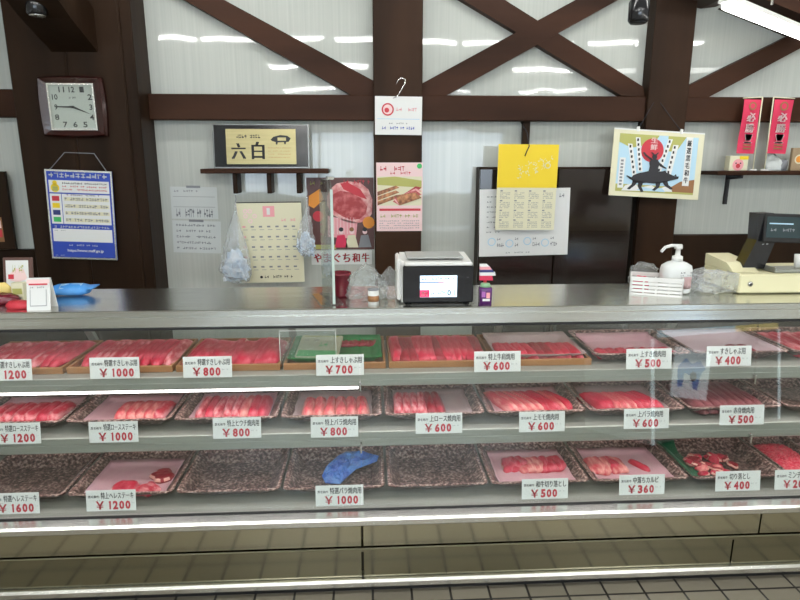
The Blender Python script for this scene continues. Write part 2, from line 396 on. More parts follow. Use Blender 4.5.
# ceiling lamps (three rows running along the counter)
lampm = MB().box(-.62, -.07, -.035, .62, .07, 0, WHITE, .006)
fix0 = None
def lamp(x, y, label, z=ZC):
    t = empty('ceiling_light', (x, y, z), label, 'light', group='fluorescent fittings under the shop ceiling')
    MB().box(-.62, -.07, -.035, .62, .07, 0, WHITE, .006).build('housing', t)
    MB().tube([(-.59, 0, -.052), (.59, 0, -.052)], .010, TUBE, 10).build('lamp_tube', t)
    return t
rows = [(.55, 'nearest the counter', (-2.25, -1.0, .25, 1.5, 2.75)), (-1.15, 'in the middle of the shop', (-.55, 2.4)), (-3.5, 'by the shop front', (-.7, 1.2, 3.1))]
first = None
def row_lamp(x, y, e):
    l = bpy.data.lights.new('tube_light', 'AREA'); l.shape = 'RECTANGLE'; l.size = 1.16; l.size_y = .022; l.energy = e; l.color = (1, 1, .96)
    o = bpy.data.objects.new('tube_light', l); C.objects.link(o); o.location = (x, y, ZC-.075)
for y, lb, xs_ in rows:
    for k, x in enumerate(xs_):
        nm = {5: ['far left', 'left of the middle', 'middle', 'right of the middle', 'far right'], 3: ['left', 'middle', 'right'], 2: ['left', 'right']}[len(xs_)][k]
        lab = 'white fluorescent ceiling fitting %s, %s' % (lb, nm)
        row_lamp(x, y, LAMP_E/len(xs_))
        if first is None: first = lamp(x, y, lab)
        else:
            c = copyo(first); c.location = (x, y, ZC); c['label'] = lab
# staff side lamp: slanting batten at upper right, in view
A = at(727, 7, 2.5); B = at(835, 50, 3.05)
d = B-A; ang = math.atan2(d.y, d.x); L_ = math.hypot(d.x, d.y); tilt = math.atan2(d.z, L_)
t = empty('ceiling_light', A, 'bright fluorescent batten hanging slantwise above the cash register at upper right', 'light', (0, -tilt, ang))
LL = d.length
MB().prismx([(-.03, .016), (.03, .016), (.02, .04), (-.02, .04)], -.02, LL, WHITE).build('housing', t)
MB().prismx([(-.022, -.002), (-.01, -.011), (.01, -.011), (.022, -.002), (.022, .0155), (-.022, .0155)], 0, LL-.02, mat('lamp diffuser', (1, 1, .97), emit=9)).build('diffuser', t)
MB().tube([(.35, 0, .075), (.35-(ZC-A.z)*0, 0, ZC-A.z-.15)], .006, CHROME, 6).build('hanging_rod', t)
# dark roof timber seen above that batten
p = at(690, 5, 2.3); q = at(850, 25, 2.9)
w = MB().prism([(at(500, -14, 3.28).x, at(500, -14, 3.28).z)]*0+[(at(680, -12, 3.2).x, at(680, -12, 3.2).z), (at(722, -1, 3.2).x, at(722, -1, 3.2).z), (at(738, -3, 3.2).x, at(738, -3, 3.2).z), (at(745, -14, 3.2).x, at(745, -14, 3.2).z)], 3.2, 3.4, WOODH)
struct('trim_16', w)
w = MB().prism([(at(752, -6, 3.1).x, at(752, -6, 3.1).z), (at(830, 26, 3.1).x, at(830, 26, 3.1).z), (at(840, -12, 3.1).x, at(840, -12, 3.1).z)], 3.1, 3.4, WOODH)
struct('trim_17', w)

# spotlights
def spot(px, py, Y, label, w_, h_, bot):
    c = at(px, py, Y); t = empty('spotlight', c, label, 'spotlight')
    MB().loft([(0, 0, -h_/2, w_*.42, w_*.42), (0, 0, -h_/2+.01, w_*.5, w_*.5), (0, 0, h_*.25, w_*.5, w_*.5), (0, 0, h_/2, w_*.3, w_*.3)], BLACKG, 20).build('lamp_head', t)
    MB().loft([(0, 0, -h_/2-.004, w_*.38, w_*.38), (0, 0, -h_/2+.001, w_*.40, w_*.40)], bot, 20).build('lens', t)
    MB().tube([(0, 0, h_/2-.01), (0, 0, ZC-c.z)], .01, BLACK, 8).build('stem', t)
spot(36, 3, 2.9, 'black spotlight with a pale rim in front of the pillar above the clock', .085, .10, RAIL)
spot(639, 9, 3.0, 'black spotlight hanging before the right hand timber post', .095, .12, BLACK)

# ================================================================ DISPLAY CASE
CX0, CX1 = -2.0, 2.5
case = empty('display_case', (0, 2.3, 0), 'long glass fronted steel meat display case filling the lower half', 'display case')
def cp(name, mb, **k):
    o = mb.build(name, case, **k); o.location = (0, -2.3, 0); return o
cp('countertop', MB().box(CX0, 2.02, 1.062, CX1, 2.40, 1.085, STEEL, .003))
cp('fascia', MB().box(CX0, 2.021, 1.024, CX1, 2.05, 1.0615, STEEL, .002).box(CX0, 2.018, 1.017, CX1, 2.055, 1.0235, BLACK))
S1 = X(361, 440, 2.0); S2 = X(752, 440, 1.98)
def glassline(z): return 2.035-(1.02-z)*.07/.66
for a, b in ((CX0, S1-.002), (S1+.002, S2-.002), (S2+.002, CX1)):
    cp('front_glass', MB().prismx([(2.035, 1.018), (2.041, 1.018), (1.971, .352), (1.965, .352)], a, b, GLASS))
for s in (S1, S2):
    for z in (.80, .575):
        g = glassline(z); cp('glass_clip', MB().box(s-.003, g-.006, z-.018, s+.003, g+.014, z+.018, CHROME, .001))
def shelf(yf, yb, zt, zl, name):
    w = MB(); w.box(CX0, yf+.004, zt-.012, CX1, yb, zt, STEELD)
    w.prismx([(yf, zt-.002), (yf+.004, zt), (yf+.02, zt-.012), (yf+.02, zl), (yf+.006, zl), (yf, zl+.006)], CX0, CX1, STEELD)
    w.box(CX0, yf-.003, (zt+zl)/2-.004, CX1, yf, (zt+zl)/2+.002, STEELD)
    cp(name, w)
shelf(2.10, 2.52, .817, .766, 'shelf'); shelf(2.07, 2.56, .60, .538, 'shelf')
w = MB().box(CX0, 1.975, .325, CX1, 2.66, .34, STEELD); cp('deck', w)
cp('lamp_tube', MB().tube([(CX0+.05, 2.128, .756), (S1-.01, 2.128, .756)], .009, LED, 8))
cp('lamp_tube', MB().tube([(S1+.05, 2.15, .776), (CX1-.05, 2.15, .776)], .008, LED, 8))
cp('lamp_tube', MB().tube([(CX0+.05, 2.12, .553), (CX1-.05, 2.12, .553)], .008, LED, 8))
cp('lamp_tube', MB().tube([(CX0+.05, 2.09, 1.04), (CX1-.05, 2.09, 1.04)], .010, LED, 8))
cp('bottom_rail', MB().prismx([(1.905, .314), (1.90, .320), (1.90, .338), (1.908, .345), (1.955, .345), (1.955, .314)], CX0, CX1, RAIL))
cp('gasket', MB().box(CX0, 1.956, .315, CX1, 1.964, .349, BLACK))
for a, b in ((CX0, S1-.003), (S1+.003, X(758, 540, 1.93)-.003), (X(758, 540, 1.93)+.003, CX1)):
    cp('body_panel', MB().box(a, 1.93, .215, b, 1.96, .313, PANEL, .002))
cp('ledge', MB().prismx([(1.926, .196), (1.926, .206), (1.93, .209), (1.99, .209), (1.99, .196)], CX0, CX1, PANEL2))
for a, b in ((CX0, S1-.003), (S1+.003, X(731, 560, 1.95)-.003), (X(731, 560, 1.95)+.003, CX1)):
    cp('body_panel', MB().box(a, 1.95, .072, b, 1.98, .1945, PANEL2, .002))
cp('kick_rail', MB().prismx([(1.935, .040), (1.93, .046), (1.93, .062), (1.938, .070), (1.99, .070), (1.99, .040)], CX0, CX1, RAIL))
cp('plinth', MB().box(CX0, 1.97, 0, CX1, 2.70, .039, BLACK))
cp('inner_back', MB().box(CX0, 1.981, .087, CX1, 2.0, .324, BLACK))
w = MB()
w.prismx([(2.66, .20), (2.69, .20), (2.69, .66), (2.66, .66)], CX0, CX1, STEELD)
cp('back_panel', w)
w = MB(); w.box(CX0, 2.375, 1.035, CX1, 2.40, 1.0615, STEELD)
for x in (CX0, -1.2, X(290, 332, 2.55), .55, 1.33, CX1-.03): w.prismx([(2.385, 1.036), (2.41, 1.036), (2.68, .66), (2.655, .66)], x, x+.03, STEELD)
cp('back_frame', w)
cp('back_glass', MB().prismx([(2.393, 1.035), (2.398, 1.035), (2.674, .661), (2.669, .661)], CX0, CX1, GLASS))
for x in (CX0-.02, CX1): cp('end_panel', MB().prismx([(1.95, 0), (2.70, 0), (2.70, .66), (2.41, 1.06), (2.03, 1.06), (1.96, .34)], x, x+.02, STEELD))

# ================================================================ WALL FURNITURE
# ---- clock
c, wd, ht = spx(41, 76.5, 107, 138, 3.19); c.y = 3.198
t = empty('wall_clock', c, 'dark red wooden square wall clock with a white dial on the left pillar', 'clock')
def rsq(w_, h_, bulge, n=9):
    P = []
    cs = [(-1, -1), (1, -1), (1, 1), (-1, 1)]
    for k in range(4):
        a, b = cs[k], cs[(k+1) % 4]
        for i in range(n):
            s_ = i/n; x = a[0]+(b[0]-a[0])*s_; z = a[1]+(b[1]-a[1])*s_; q = 4*s_*(1-s_)*bulge
            nx, nz = (b[1]-a[1])/2, -(b[0]-a[0])/2; P.append(((x+nx*q)*w_/2, (z+nz*q)*h_/2))
    return P
o1, o2, o3 = rsq(wd*.96, ht*.96, .05), rsq(wd*.90, ht*.90, .04), rsq(wd*.70, ht*.76, 0)
w = MB(); w.rings([[(x, 0, z) for x, z in o1], [(x, -.022, z) for x, z in o1], [(x, -.038, z) for x, z in o2], [(x, -.026, z) for x, z in o3], [(x, -.012, z) for x, z in o3]], CLOCKW, True, False); w.build('case', t)
w = MB(); o4 = rsq(wd*.655, ht*.71, 0); w.rings([[(x, -.013, z) for x, z in o3], [(x, -.029, z) for x, z in o3], [(x, -.029, z) for x, z in o4], [(x, -.0125, z) for x, z in o4]], RAIL, False, False); w.build('bezel', t)
w = MB().frame(wd*.66, ht*.71, -.0135); w.rect(0, 0, 1, 1, mat('clock dial', (.62, .64, .60), .3), 0)
for k in range(1, 13):
    a = 2*pi*k/12; dx, dy = sin(a), -cos(a); s_ = .40/max(abs(dx), abs(dy)); u, v = .5+dx*s_, .5+dy*s_*1.0
    hw = .05 if k < 10 else .065
    if k in (3, 9): hw = .035
    w.text(str(k), u-hw, v-.065, u+hw, v+.065, INK, 1, .02)
w.scrib(.42, .26, .58, .31, INK, 8, 1); w.build('dial', t)
w = MB(); w.add([(0, -.018, 0.006), (.085, -.018, -.035), (0, -.018, -.006), (-.02, -.018, .006)], [(3, 2, 1, 0)], INK); w.build('hour_hand', t)
w = MB(); w.add([(0, -.020, 0.004), (-.085, -.020, .004), (-.085, -.020, -.001), (0, -.020, -.004)], [(0, 1, 2, 3)], INK); w.box(-.006, -.024, -.006, .006, -.016, .006, INK, .001); w.build('minute_hand', t)
MB().box(-wd*.325, -.0285, -ht*.352, wd*.325, -.0265, ht*.352, GLASS).build('cover_glass', t)

def panel(name, px, Y, label, cat, base=PAPER, th=.002, roll=0, lean=0, group=None, y_touch=None):
    c, wd, ht = spx(*px, Y)
    t = MB(); t.box(-wd/2, 0, -ht/2, wd/2, th, ht/2, base); t.frame(wd, ht, 0)
    t.info = (name, c, roll, lean, label, cat, group)
    return t
def pend(t, parent=None):
    name, c, roll, lean, label, cat, group = t.info
    return t.build(name, parent, c, (lean, roll, 0), label=label, cat=cat, group=group)

# ---- safety notice on string
t = panel('notice_board', (48.5, 171, 114.5, 260), 3.165, 'blue bordered notice with red, yellow, blue and green squares hung under the clock', 'notice', BLU, .006, R(2.2))
w = t; w.rect(.0, .0, 1, 1, RAIL, 1).rect(.025, .02, .975, .98, BLU, 2).scrib(.06, .035, .94, .085, PAPERG, 11, 3, 3)
w.rect(.05, .115, .95, .25, PAPER, 3).rect(.05, .265, .22, .6, PAPER, 3).rect(.23, .265, .95, .6, PAPER, 3).rect(.05, .655, .95, .80, PAPER, 3)
w.disc(.14, .20, .065, YEL, 4).disc(.14, .145, .035, YEL, 4).rect(.1, .185, .18, .235, OLIV, 5)
for i, v in enumerate((.135, .17, .205)): w.scrib(.25, v, .92, v+.02, (INK, RED, RED)[i], 22, 4, i)
for i, m in enumerate((RED, YEL, NAVY, GRN)):
    v = .29+i*.078; w.rect(.08, v, .19, v+.055, m, 4); w.rect(.26, v+.01, .93, v+.05, PAPERC, 4).scrib(.27, v+.012, .92, v+.045, GREY, 16, 5, i+4)
w.scrib(.3, .268, .8, .282, INK, 16, 4, 9).scrib(.08, .62, .92, .645, PAPERG, 20, 3, 8).scrib(.08, .67, .25, .682, GREY, 7, 4)
w.text('https://www.maff.go.jp', .25, .885, .80, .925, PAPER, 3, .02).scrib(.28, .83, .72, .85, PAPERG, 15, 3).scrib(.06, .955, .2, .965, PAPERG, 7, 3)
nb = pend(t); c, wd, ht = spx(48.5, 171, 114.5, 260, 3.165)
ztop = ht/2
w = MB(); w.tube([(-wd*.42, .004, ztop), (-wd*.22, .03, ztop+.085), (wd*.22, .03, ztop+.085), (wd*.42, .004, ztop)], .0022, GREY, 6); w.build('hanging_string', nb)
# ---- framed picture at the far left edge and small strip
t = panel('framed_picture', (-14, 172, 10, 250), 3.33, 'narrow dark frame with a red and white picture at the left edge', 'picture', WOODP, .02)
t.rect(.1, .05, .85, .95, WOODP, 1).rect(.1, .58, .6, .90, BRNP, 2).rect(.1, .62, .55, .72, PPINK, 3).rect(.2, .74, .55, .84, RED, 3); pend(t)
# ---- taped papers
t = panel('paper_notice', (171, 187, 217.5, 219), 3.3985, 'upper of two pale printed sheets taped left of the plaque shelf', 'paper', PAPERG, .001, R(1))
t.scrib(.08, .1, .6, .16, GREY, 10).rect(.05, .3, .95, .31, GREY).rect(.05, .62, .95, .63, GREY).scrib(.1, .68, .9, .95, GREY, 16)
t.rect(.35, -.04, .65, .03, GREY, 3); pend(t)
t = panel('paper_notice', (173, 221, 221, 253), 3.3985, 'lower of two pale printed sheets taped left of the plaque shelf', 'paper', PAPERG, .001, R(2))
for k in range(5): t.scrib(.08, .1+k*.18, .9-.1*(k % 2), .17+k*.18, GREY, 14, 2, k)
t.rect(.35, -.04, .65, .03, GREY, 3); pend(t)

# ---- plaque shelf
sy0, sy1 = 3.26, 3.399; zt = Z(265, 168.8, sy0)
t = empty('wall_shelf', ((X(200, 170, sy0)+X(328, 170, sy0))/2, 3.4, zt), 'thin dark wooden shelf carrying the gold plaque', 'shelf')
hw = (X(328, 170, sy0)-X(200, 170, sy0))/2
MB().box(-hw, sy0-3.4, -.024, hw, -.001, 0, WOODH, .003).build('board', t)
for u in (-.49*hw, .05*hw, .52*hw): MB().box(u-.012, -.11, -.13, u+.012, -.001, -.0245, WOODP, .003).build('bracket', t)
# ---- plaque
zt0 = zt
c0 = at(261, 145, 3.30); W_ = X(309, 145, 3.30)-X(212, 145, 3.30); H_ = Z(261, 122, 3.30)-Z(261, 167, 3.30)
t = empty('plaque', (c0.x, 3.30, zt0+.001), 'framed gold plaque with black characters and a pig on the dark shelf', 'plaque', (R(-4), 0, 0))
w = MB().box(-W_/2, 0, 0, W_/2, .02, H_, mat('dull frame metal', (.22, .23, .22), .3, .8), .002).box(-W_/2+.008, -.002, .008, W_/2-.008, .001, H_-.006, BLACKG); w.build('frame', t)
gw, gh = W_*.72, H_*.80*.98
w = MB().frame(gw, gh, -.006); w.box(-gw/2, -.006, -gh/2, gw/2, -.002, gh/2, GOLD)
w.text('六', .07, .40, .28, .86, INK, 1, .05).text('白', .36, .36, .55, .86, INK, 1, .05).scrib(.15, .16, .5, .26, INK, 9, 1, 5)
pig = [(.64, .30), (.68, .22), (.78, .17), (.88, .19), (.93, .26), (.90, .36), (.86, .37), (.855, .43), (.835, .43), (.83, .37), (.74, .38), (.735, .44), (.715, .44), (.71, .37), (.66, .34)]
w.poly(pig, INK, 1).rect(.74, .24, .86, .33, GOLD, 2)
for k in range(4): w.scrib(.6, .52+k*.09, .93, .55+k*.09, BRNP, 18, 1, k)
w.build('gold_plate', t, (0, -.001, H_*.49))

# ---- cream calendar under shelf
t = panel('wall_calendar', (239, 202.5, 303, 283), 3.30, 'cream month calendar with a pink square hung below the plaque shelf', 'calendar', PAPERC, .003, R(-.5))
t.rect(0, 0, 1, .012, INK, 1)
for k in range(5): t.disc(.13+.07*(k % 3), .11+.06*(k//2), .035, PPINK, 1).disc(.13+.07*(k % 3), .11+.06*(k//2), .018, PAPERC, 2)
t.rect(.40, .05, .58, .18, PINK, 1).text('1', .46, .075, .51, .155, PAPER, 2).scrib(.68, .2, .9, .24, PINK, 6, 1)
for r in range(5):
    for q in range(7): t.rect(.07+q*.128, .29+r*.125, .12+q*.128, .31+r*.125, PINK if q == 0 else GREY, 1).rect(.08+q*.128, .335+r*.125, .15+q*.128, .34+r*.125, GREY, 1)
t.disc(.32, .93, .022, INK, 1).scrib(.37, .91, .82, .945, INK, 13, 1)
pend(t)
# ---- hanging plastic bags
def hbag(px, Y, label, seed):
    x0, y0, x1, y1 = px; c = at((x0+x1)/2, (y0+y1)/2, Y); W_ = X(x1, y1, Y)-X(x0, y1, Y); H_ = Z(c.x*0+(x0+x1)/2, y0, Y)-Z((x0+x1)/2, y1, Y)
    tp = at((x0+x1)/2, y0, Y); t = empty('plastic_bag', tp, label, 'plastic bag')
    dx = -.1*W_
    secs = [(0, 0, 0, .006, .004), (0, 0, -.12*H_, .06*W_, .01), (dx*.5, 0, -.4*H_, .26*W_, .02), (dx, 0, -.66*H_, .42*W_, .03), (dx*1.2, 0, -.84*H_, .5*W_, .035), (dx*.6, 0, -.97*H_, .38*W_, .02), (0, 0, -H_, .22*W_, .008)]
    MB().crumple(secs, FILMW, .022, seed, 40, 6, 2, 4).build('bag', t)
    MB().crumple([(dx, 0, -.60*H_, .15*W_, .012), (dx, 0, -.8*H_, .40*W_, .02), (dx, 0, -.95*H_, .34*W_, .014)], mat('folded pale bags', (.50, .62, .76), .4, noise_=((.75, .80, .85), 30, (1, 1, 1), .4, .6)), .05, seed+3, 30, 6).build('contents', t)
    MB().tube([(0, 0, 0), (0.005, .01, .02), (0, .02, .04)], .002, GREY, 6).build('hanging_loop', t)
hbag((219, 203, 251, 283), 3.22, 'crumpled clear plastic bag hanging left of the cream calendar', 1.3)
hbag((297, 197, 316, 256), 3.22, 'small clear plastic bag hanging right of the cream calendar', 5.7)

# ---- meat poster
t = panel('meat_poster', (307.5, 178, 374, 250), 3.3975, 'dark poster with a large red steak and small figures left of the middle post', 'poster', mat('poster brown', (.10, .035, .03), .45), .002)
PRP = mat('print marbled', (.60, .16, .17), .5, noise_=((.85, .50, .47), 22, (1, 1, 1), .42, .62)); PRR = mat('print steak', (.36, .03, .035), .5, noise_=((.62, .16, .16), 26, (1, 1, 1), .45, .68)); PRG = mat('print grill', (.20, .07, .03), .5, noise_=((.62, .28, .12), 40, (1, 1, 1), .4, .65))
t.poly([(.30, .25), (.36, .15), (.45, .08), (.62, .05), (.80, .07), (.92, .16), (.98, .3), (.97, .5), (.9, .58), (.8, .62), (.65, .63), (.55, .6), (.36, .5), (.3, .38)], PRP, 1)
t.poly([(.34, .3), (.40, .22), (.50, .18), (.65, .20), (.8, .28), (.9, .40), (.88, .50), (.78, .57), (.65, .58), (.52, .53), (.38, .44)], PRR, 2).poly([(.5, .08), (.62, .07), (.8, .16), (.9, .3), (.75, .25), (.55, .16)], RED, 2)
t.poly([(.03, .25), (.2, .15), (.25, .3), (.1, .42), (.02, .38)], ORNG, 1).disc(.92, .62, .09, ORNG, 2).disc(.16, .53, .08, RED, 1)
t.scrib(.55, .03, .95, .09, RED, 10, 3).poly([(.3, .52), (.75, .62), (.72, .85), (.3, .82)], PINK, 1)
for k in range(8): t.rect(.34+k*.05, .55, .35+k*.05, .78, PPINK, 2)
for (u, m, m2) in ((.5, CRIM, INK), (.66, PAPERC, BRNP), (.86, GREY, INK)): t.poly([(u-.1, .97), (u-.06, .8), (u+.05, .79), (u+.1, .97)], m, 3).disc(u, .75, .035, PPINK, 4).disc(u, .715, .035, m2, 5, rv=.03)
t.rect(.0, .93, .42, .99, OLIV, 2).scrib(.05, .05, .25, .1, OLIV, 5, 2); pend(t)
t = panel('banner_strip', (311.5, 250.5, 372, 264.5), 3.3975, 'white strip with red characters beneath the steak poster', 'sign', PAPER, .002)
for i, ch in enumerate('やまぐち和牛'): t.text(ch, .04+i*.158, .2, .17+i*.158, .84, REDD, 1, .05)
pend(t)
# ---- hooked card on the middle post
t = panel('hanging_card', (375, 96.5, 422, 135), 3.285, 'small white card with a red round emblem hanging on a wire hook from the beam', 'card', PAPER, .003, R(.6))
t.disc(.27, .34, .13, RED, 1).disc(.27, .34, .10, PPINK, 2).disc(.25, .36, .05, RED, 3).scrib(.45, .29, .9, .38, PINK, 7, 1).rect(.05, .58, .95, .59, LBLU).scrib(.3, .68, .7, .72, GREY, 10, 1).scrib(.15, .78, .85, .86, BLU, 16, 1)
hc = pend(t); c, wd, ht = spx(375, 96.5, 422, 135, 3.285)
MB().tube([(-.03, .0, ht/2-.01), (-.015, -.008, ht/2-.005), (.0, -.006, ht/2+.01), (.03, 0, ht/2+.06), (.035, .01, ht/2+.085), (.015, .02, ht/2+.095), (-.005, .018, ht/2+.08), (-.012, .015, ht/2+.062)], .0028, CHROME, 6).build('wire_hook', hc)
# ---- flyer on the middle post
t = panel('flyer', (376.5, 163, 422.5, 231.5), 3.3078, 'pink flyer with a photo of grilled meat on the middle post', 'flyer', PPINK, .002)
t.scrib(.08, .05, .62, .12, RED, 7, 1).scrib(.3, .13, .75, .17, RED, 8, 1).disc(.93, .05, .055, GRN, 1).rect(.02, .2, .98, .62, PAPERC, 1)
t.poly([(.02, .22), (.4, .2), (.98, .26), (.98, .36), (.02, .32)], OLIV, 2)
for k in range(3): t.poly([(.02, .42+.07*k), (.42, .33+.07*k), (.5, .36+.07*k), (.02, .48+.07*k)], PRG, 3)
for k in range(4): t.poly([(.35+.02*k, .56-.03*k), (.85, .34+.03*k), (.98, .36+.05*k), (.5, .62)], (PRR, PRP, PRR, PRG)[k], 4+k)
t.rect(.06, .665, .96, .70, RED, 1).rect(.06, .70, .96, .76, PPINK, 1).scrib(.08, .75, .92, .80, OLIV, 14, 2)
for k in range(4): t.scrib(.06, .84+.035*k, .94, .855+.035*k, GREY, 20, 1, k)
pend(t)

# ---- tall dark cupboard behind the counter
Yc = 3.27; cz = Z(550, 167, Yc); c0, c1 = X(479, 210, Yc), X(632, 210, Yc)
t = empty('cupboard', ((c0+c1)/2, Yc, 0), 'tall glossy dark cupboard behind the counter right of the scale', 'cupboard')
hw = (c1-c0)/2
MB().box(-hw, 0.02, 0, hw, .12, cz, WOODP, .004).build('body', t)
for s_ in (-1, 1):
    a, b = sorted((s_*.004, s_*hw)); d = MB().box(a, 0, .05, b, .019, cz-.01, DARKG, .003)
    o = d.build('door', t)
    MB().box(s_*.03-.008, -.018, .6, s_*.03+.008, -.001, .75, BLACK, .003).build('handle', o)
for k, z in enumerate((1.12, 1.20)): MB().box(-hw+.2, -.006, z, hw-.02, -.0005, z+.022, DARKG, .002).build('slat', t)
# ---- handwritten sheet + yellow calendar
Yp = 3.20
t = panel('handwritten_sheet', (479.5, 189, 569, 256), 3.262, 'large white handwritten sheet stuck on the dark cupboard', 'paper', PAPER, .002, R(-1.0))
for k in range(8):
    rd = random.Random(k); t.scrib(.08, .1+k*.075, .2+.1*rd.random(), .12+k*.075, GREY, 5, 1, k)
for k in range(4): t.disc(.14+.2*k, .78+.03*(k % 2), .045, SKYB, 1).disc(.14+.2*k, .78+.03*(k % 2), .035, PAPER, 2).scrib(.2+.2*k, .72, .28+.2*k, .76, GREY, 4, 2).scrib(.2+.2*k, .80, .28+.2*k, .86, GREY, 4, 2, k)
t.scrib(.3, .94, .6, .96, GREY, 12, 1).scrib(.88, .08, .97, .14, GREY, 3, 1); pend(t)
t = panel('wall_calendar', (497, 145, 556.5, 230.5), Yp, 'yellow topped calendar hanging over the handwritten sheet', 'calendar', PAPERC, .004, R(.4))
t.rect(0, 0, 1, .50, YEL, 1)
rd = random.Random(4); pts = []
for k in range(26):
    a = k*.5; u = .32+.55*k/26+.03*sin(a*2.1); v = .33-.14*(k/26)+.05*cos(a*1.7)
    t.poly([(u, v), (u+.035*cos(a), v+.03*sin(a)), (u+.04*cos(a+.5), v+.036*sin(a+.5))], PAPERC, 2)
    t.poly([(u, v), (u+.05*cos(a*1.9), v+.03*sin(a*1.9)), (u+.055*cos(a*1.9+.2), v+.034*sin(a*1.9+.2))], PAPERC, 2)
t.disc(.83, .24, .05, PAPERC, 2).disc(.83, .24, .035, YEL, 3)
for r in range(4):
    for q in range(4):
        u, v = .05+q*.24, .53+r*.115
        if r == 0 and False: continue
        t.text(str(r*3+q+1) if False else '', 0, 0, 0, 0, INK) if False else None
        for j in range(4): t.scrib(u+.01, v+.025+j*.02, u+.18, v+.037+j*.02, GREY, 7, 1, r*4+q+j)
        t.rect(u+.01, v, u+.05, v+.015, GREY, 1)
yc = pend(t); c, wd, ht = spx(497, 145, 556.5, 230.5, Yp)
MB().tube([(-.02, -.004, ht/2-.06), (-.012, -.008, ht/2-.035), (0, -.005, ht/2-.01), (0, .05, ht/2+.06), (0, .2, zb0-c.z)], .003, INK, 6).build('wire_hook', yc)

# ---- boar rider calendar (generic stylised print)
Yb = 3.235
c, wd, ht = spx(611.5, 130.5, 702, 198, Yb)
t = MB(); t.box(-wd/2, 0, -ht/2, wd/2, .004, ht/2, PAPERC); t.frame(wd, ht, 0)
t.info = ('picture_calendar', c, R(3.2), R(-6), 'large picture calendar with a red sun and black rider hung on the right post', 'calendar', None)
t.rect(0, 0, 1, .02, PAPER, 1).rect(.065, .075, .935, .93, SKYB, 1)
t.poly([(.065, .075), (.5, .075), (.45, .2), (.2, .28), (.065, .2)], OLIV, 2).poly([(.6, .075), (.8, .075), (.7, .3), (.6, .3)], OLIV, 2).rect(.065, .82, .935, .93, OLIV, 2).poly([(.68, .83), (.78, .74), (.935, .70), (.935, .9), (.7, .9)], BRNP, 3)
t.disc(.435, .30, .125, RED, 3).vtext('生鮮', .41, .10, .49, .30, PPINK, 4)
for (u0, u1, u2, u3, v0, v1) in ((.16, .21, .25, .30, .22, .75), (.24, .29, .30, .35, .12, .62), (.60, .65, .5, .55, .12, .62), (.66, .72, .6, .66, .20, .72)):
    t.poly([(u0, v0), (u1, v0), (u3, v1), (u2, v1)], PAPER, 3)
    for k in range(7):
        f = (k+.5)/7; uu = u0+(u2-u0)*f+.012; vv = v0+(v1-v0)*f; t.rect(uu, vv-.02, uu+.02, vv+.02, INK, 4)
t.rect(.085, .43, .15, .88, PAPER, 3)
for k in range(8): t.rect(.10, .46+k*.05, .13, .49+k*.05, GREY, 4)
t.rect(.80, .075, .875, .80, PAPER, 4)
for i, ch in enumerate('厳選黒毛和牛'): t.text(ch, .812, .12+i*.11, .863, .21+i*.11, INK, 5, .03)
t.poly([(.13, .92), (.17, .84), (.26, .80), (.34, .86), (.46, .82), (.54, .87), (.66, .80), (.70, .90)], PAPER, 5).poly([(.30, .90), (.36, .85), (.47, .87), (.58, .85), (.62, .91)], SKYB, 6)
t.poly([(.22, .74), (.25, .68), (.31, .645), (.36, .63), (.41, .61), (.46, .605), (.52, .61), (.57, .60), (.60, .585), (.615, .62), (.66, .64), (.71, .665), (.755, .665), (.75, .70), (.71, .715), (.66, .735), (.61, .76), (.55, .78), (.48, .79), (.40, .785), (.33, .80), (.27, .79)], INK, 7)
for a_ in (((.25, .74), (.31, .76), (.28, .83), (.22, .90), (.19, .89), (.24, .82)), ((.31, .77), (.37, .77), (.35, .85), (.38, .92), (.35, .93), (.31, .85)), ((.50, .77), (.56, .76), (.55, .84), (.50, .90), (.47, .89), (.51, .83)), ((.57, .75), (.63, .73), (.65, .80), (.70, .85), (.68, .87), (.61, .82)), ((.22, .75), (.17, .70), (.18, .69), (.24, .72)), ((.70, .66), (.72, .63), (.73, .665))): t.poly(list(a_), INK, 7)
t.poly([(.41, .63), (.42, .54), (.41, .48), (.43, .43), (.50, .43), (.53, .49), (.515, .56), (.53, .64)], INK, 8).disc(.465, .395, .028, INK, 8)
t.poly([(.445, .37), (.42, .33), (.43, .325), (.465, .36), (.50, .325), (.51, .33), (.485, .37)], INK, 9).poly([(.43, .45), (.36, .39), (.33, .34), (.345, .33), (.38, .375), (.44, .425)], INK, 9).poly([(.50, .45), (.57, .52), (.61, .55), (.60, .565), (.55, .54), (.50, .50)], INK, 9)
bc = pend(t)
w = MB(); ap = Vector((at(655, 96, 3.3).x-c.x, .05, at(655, 96, 3.3).z-c.z))
w.tube([(-.24*wd, 0, ht/2), tuple(ap), (.24*wd, 0, ht/2)], .003, INK, 6); w.build('hanging_cord', bc)
for s_ in (-.24, .24): MB().box(s_*wd-.008, -.003, ht/2-.012, s_*wd+.008, .007, ht/2+.014, WHITE, .002).build('clip', bc)

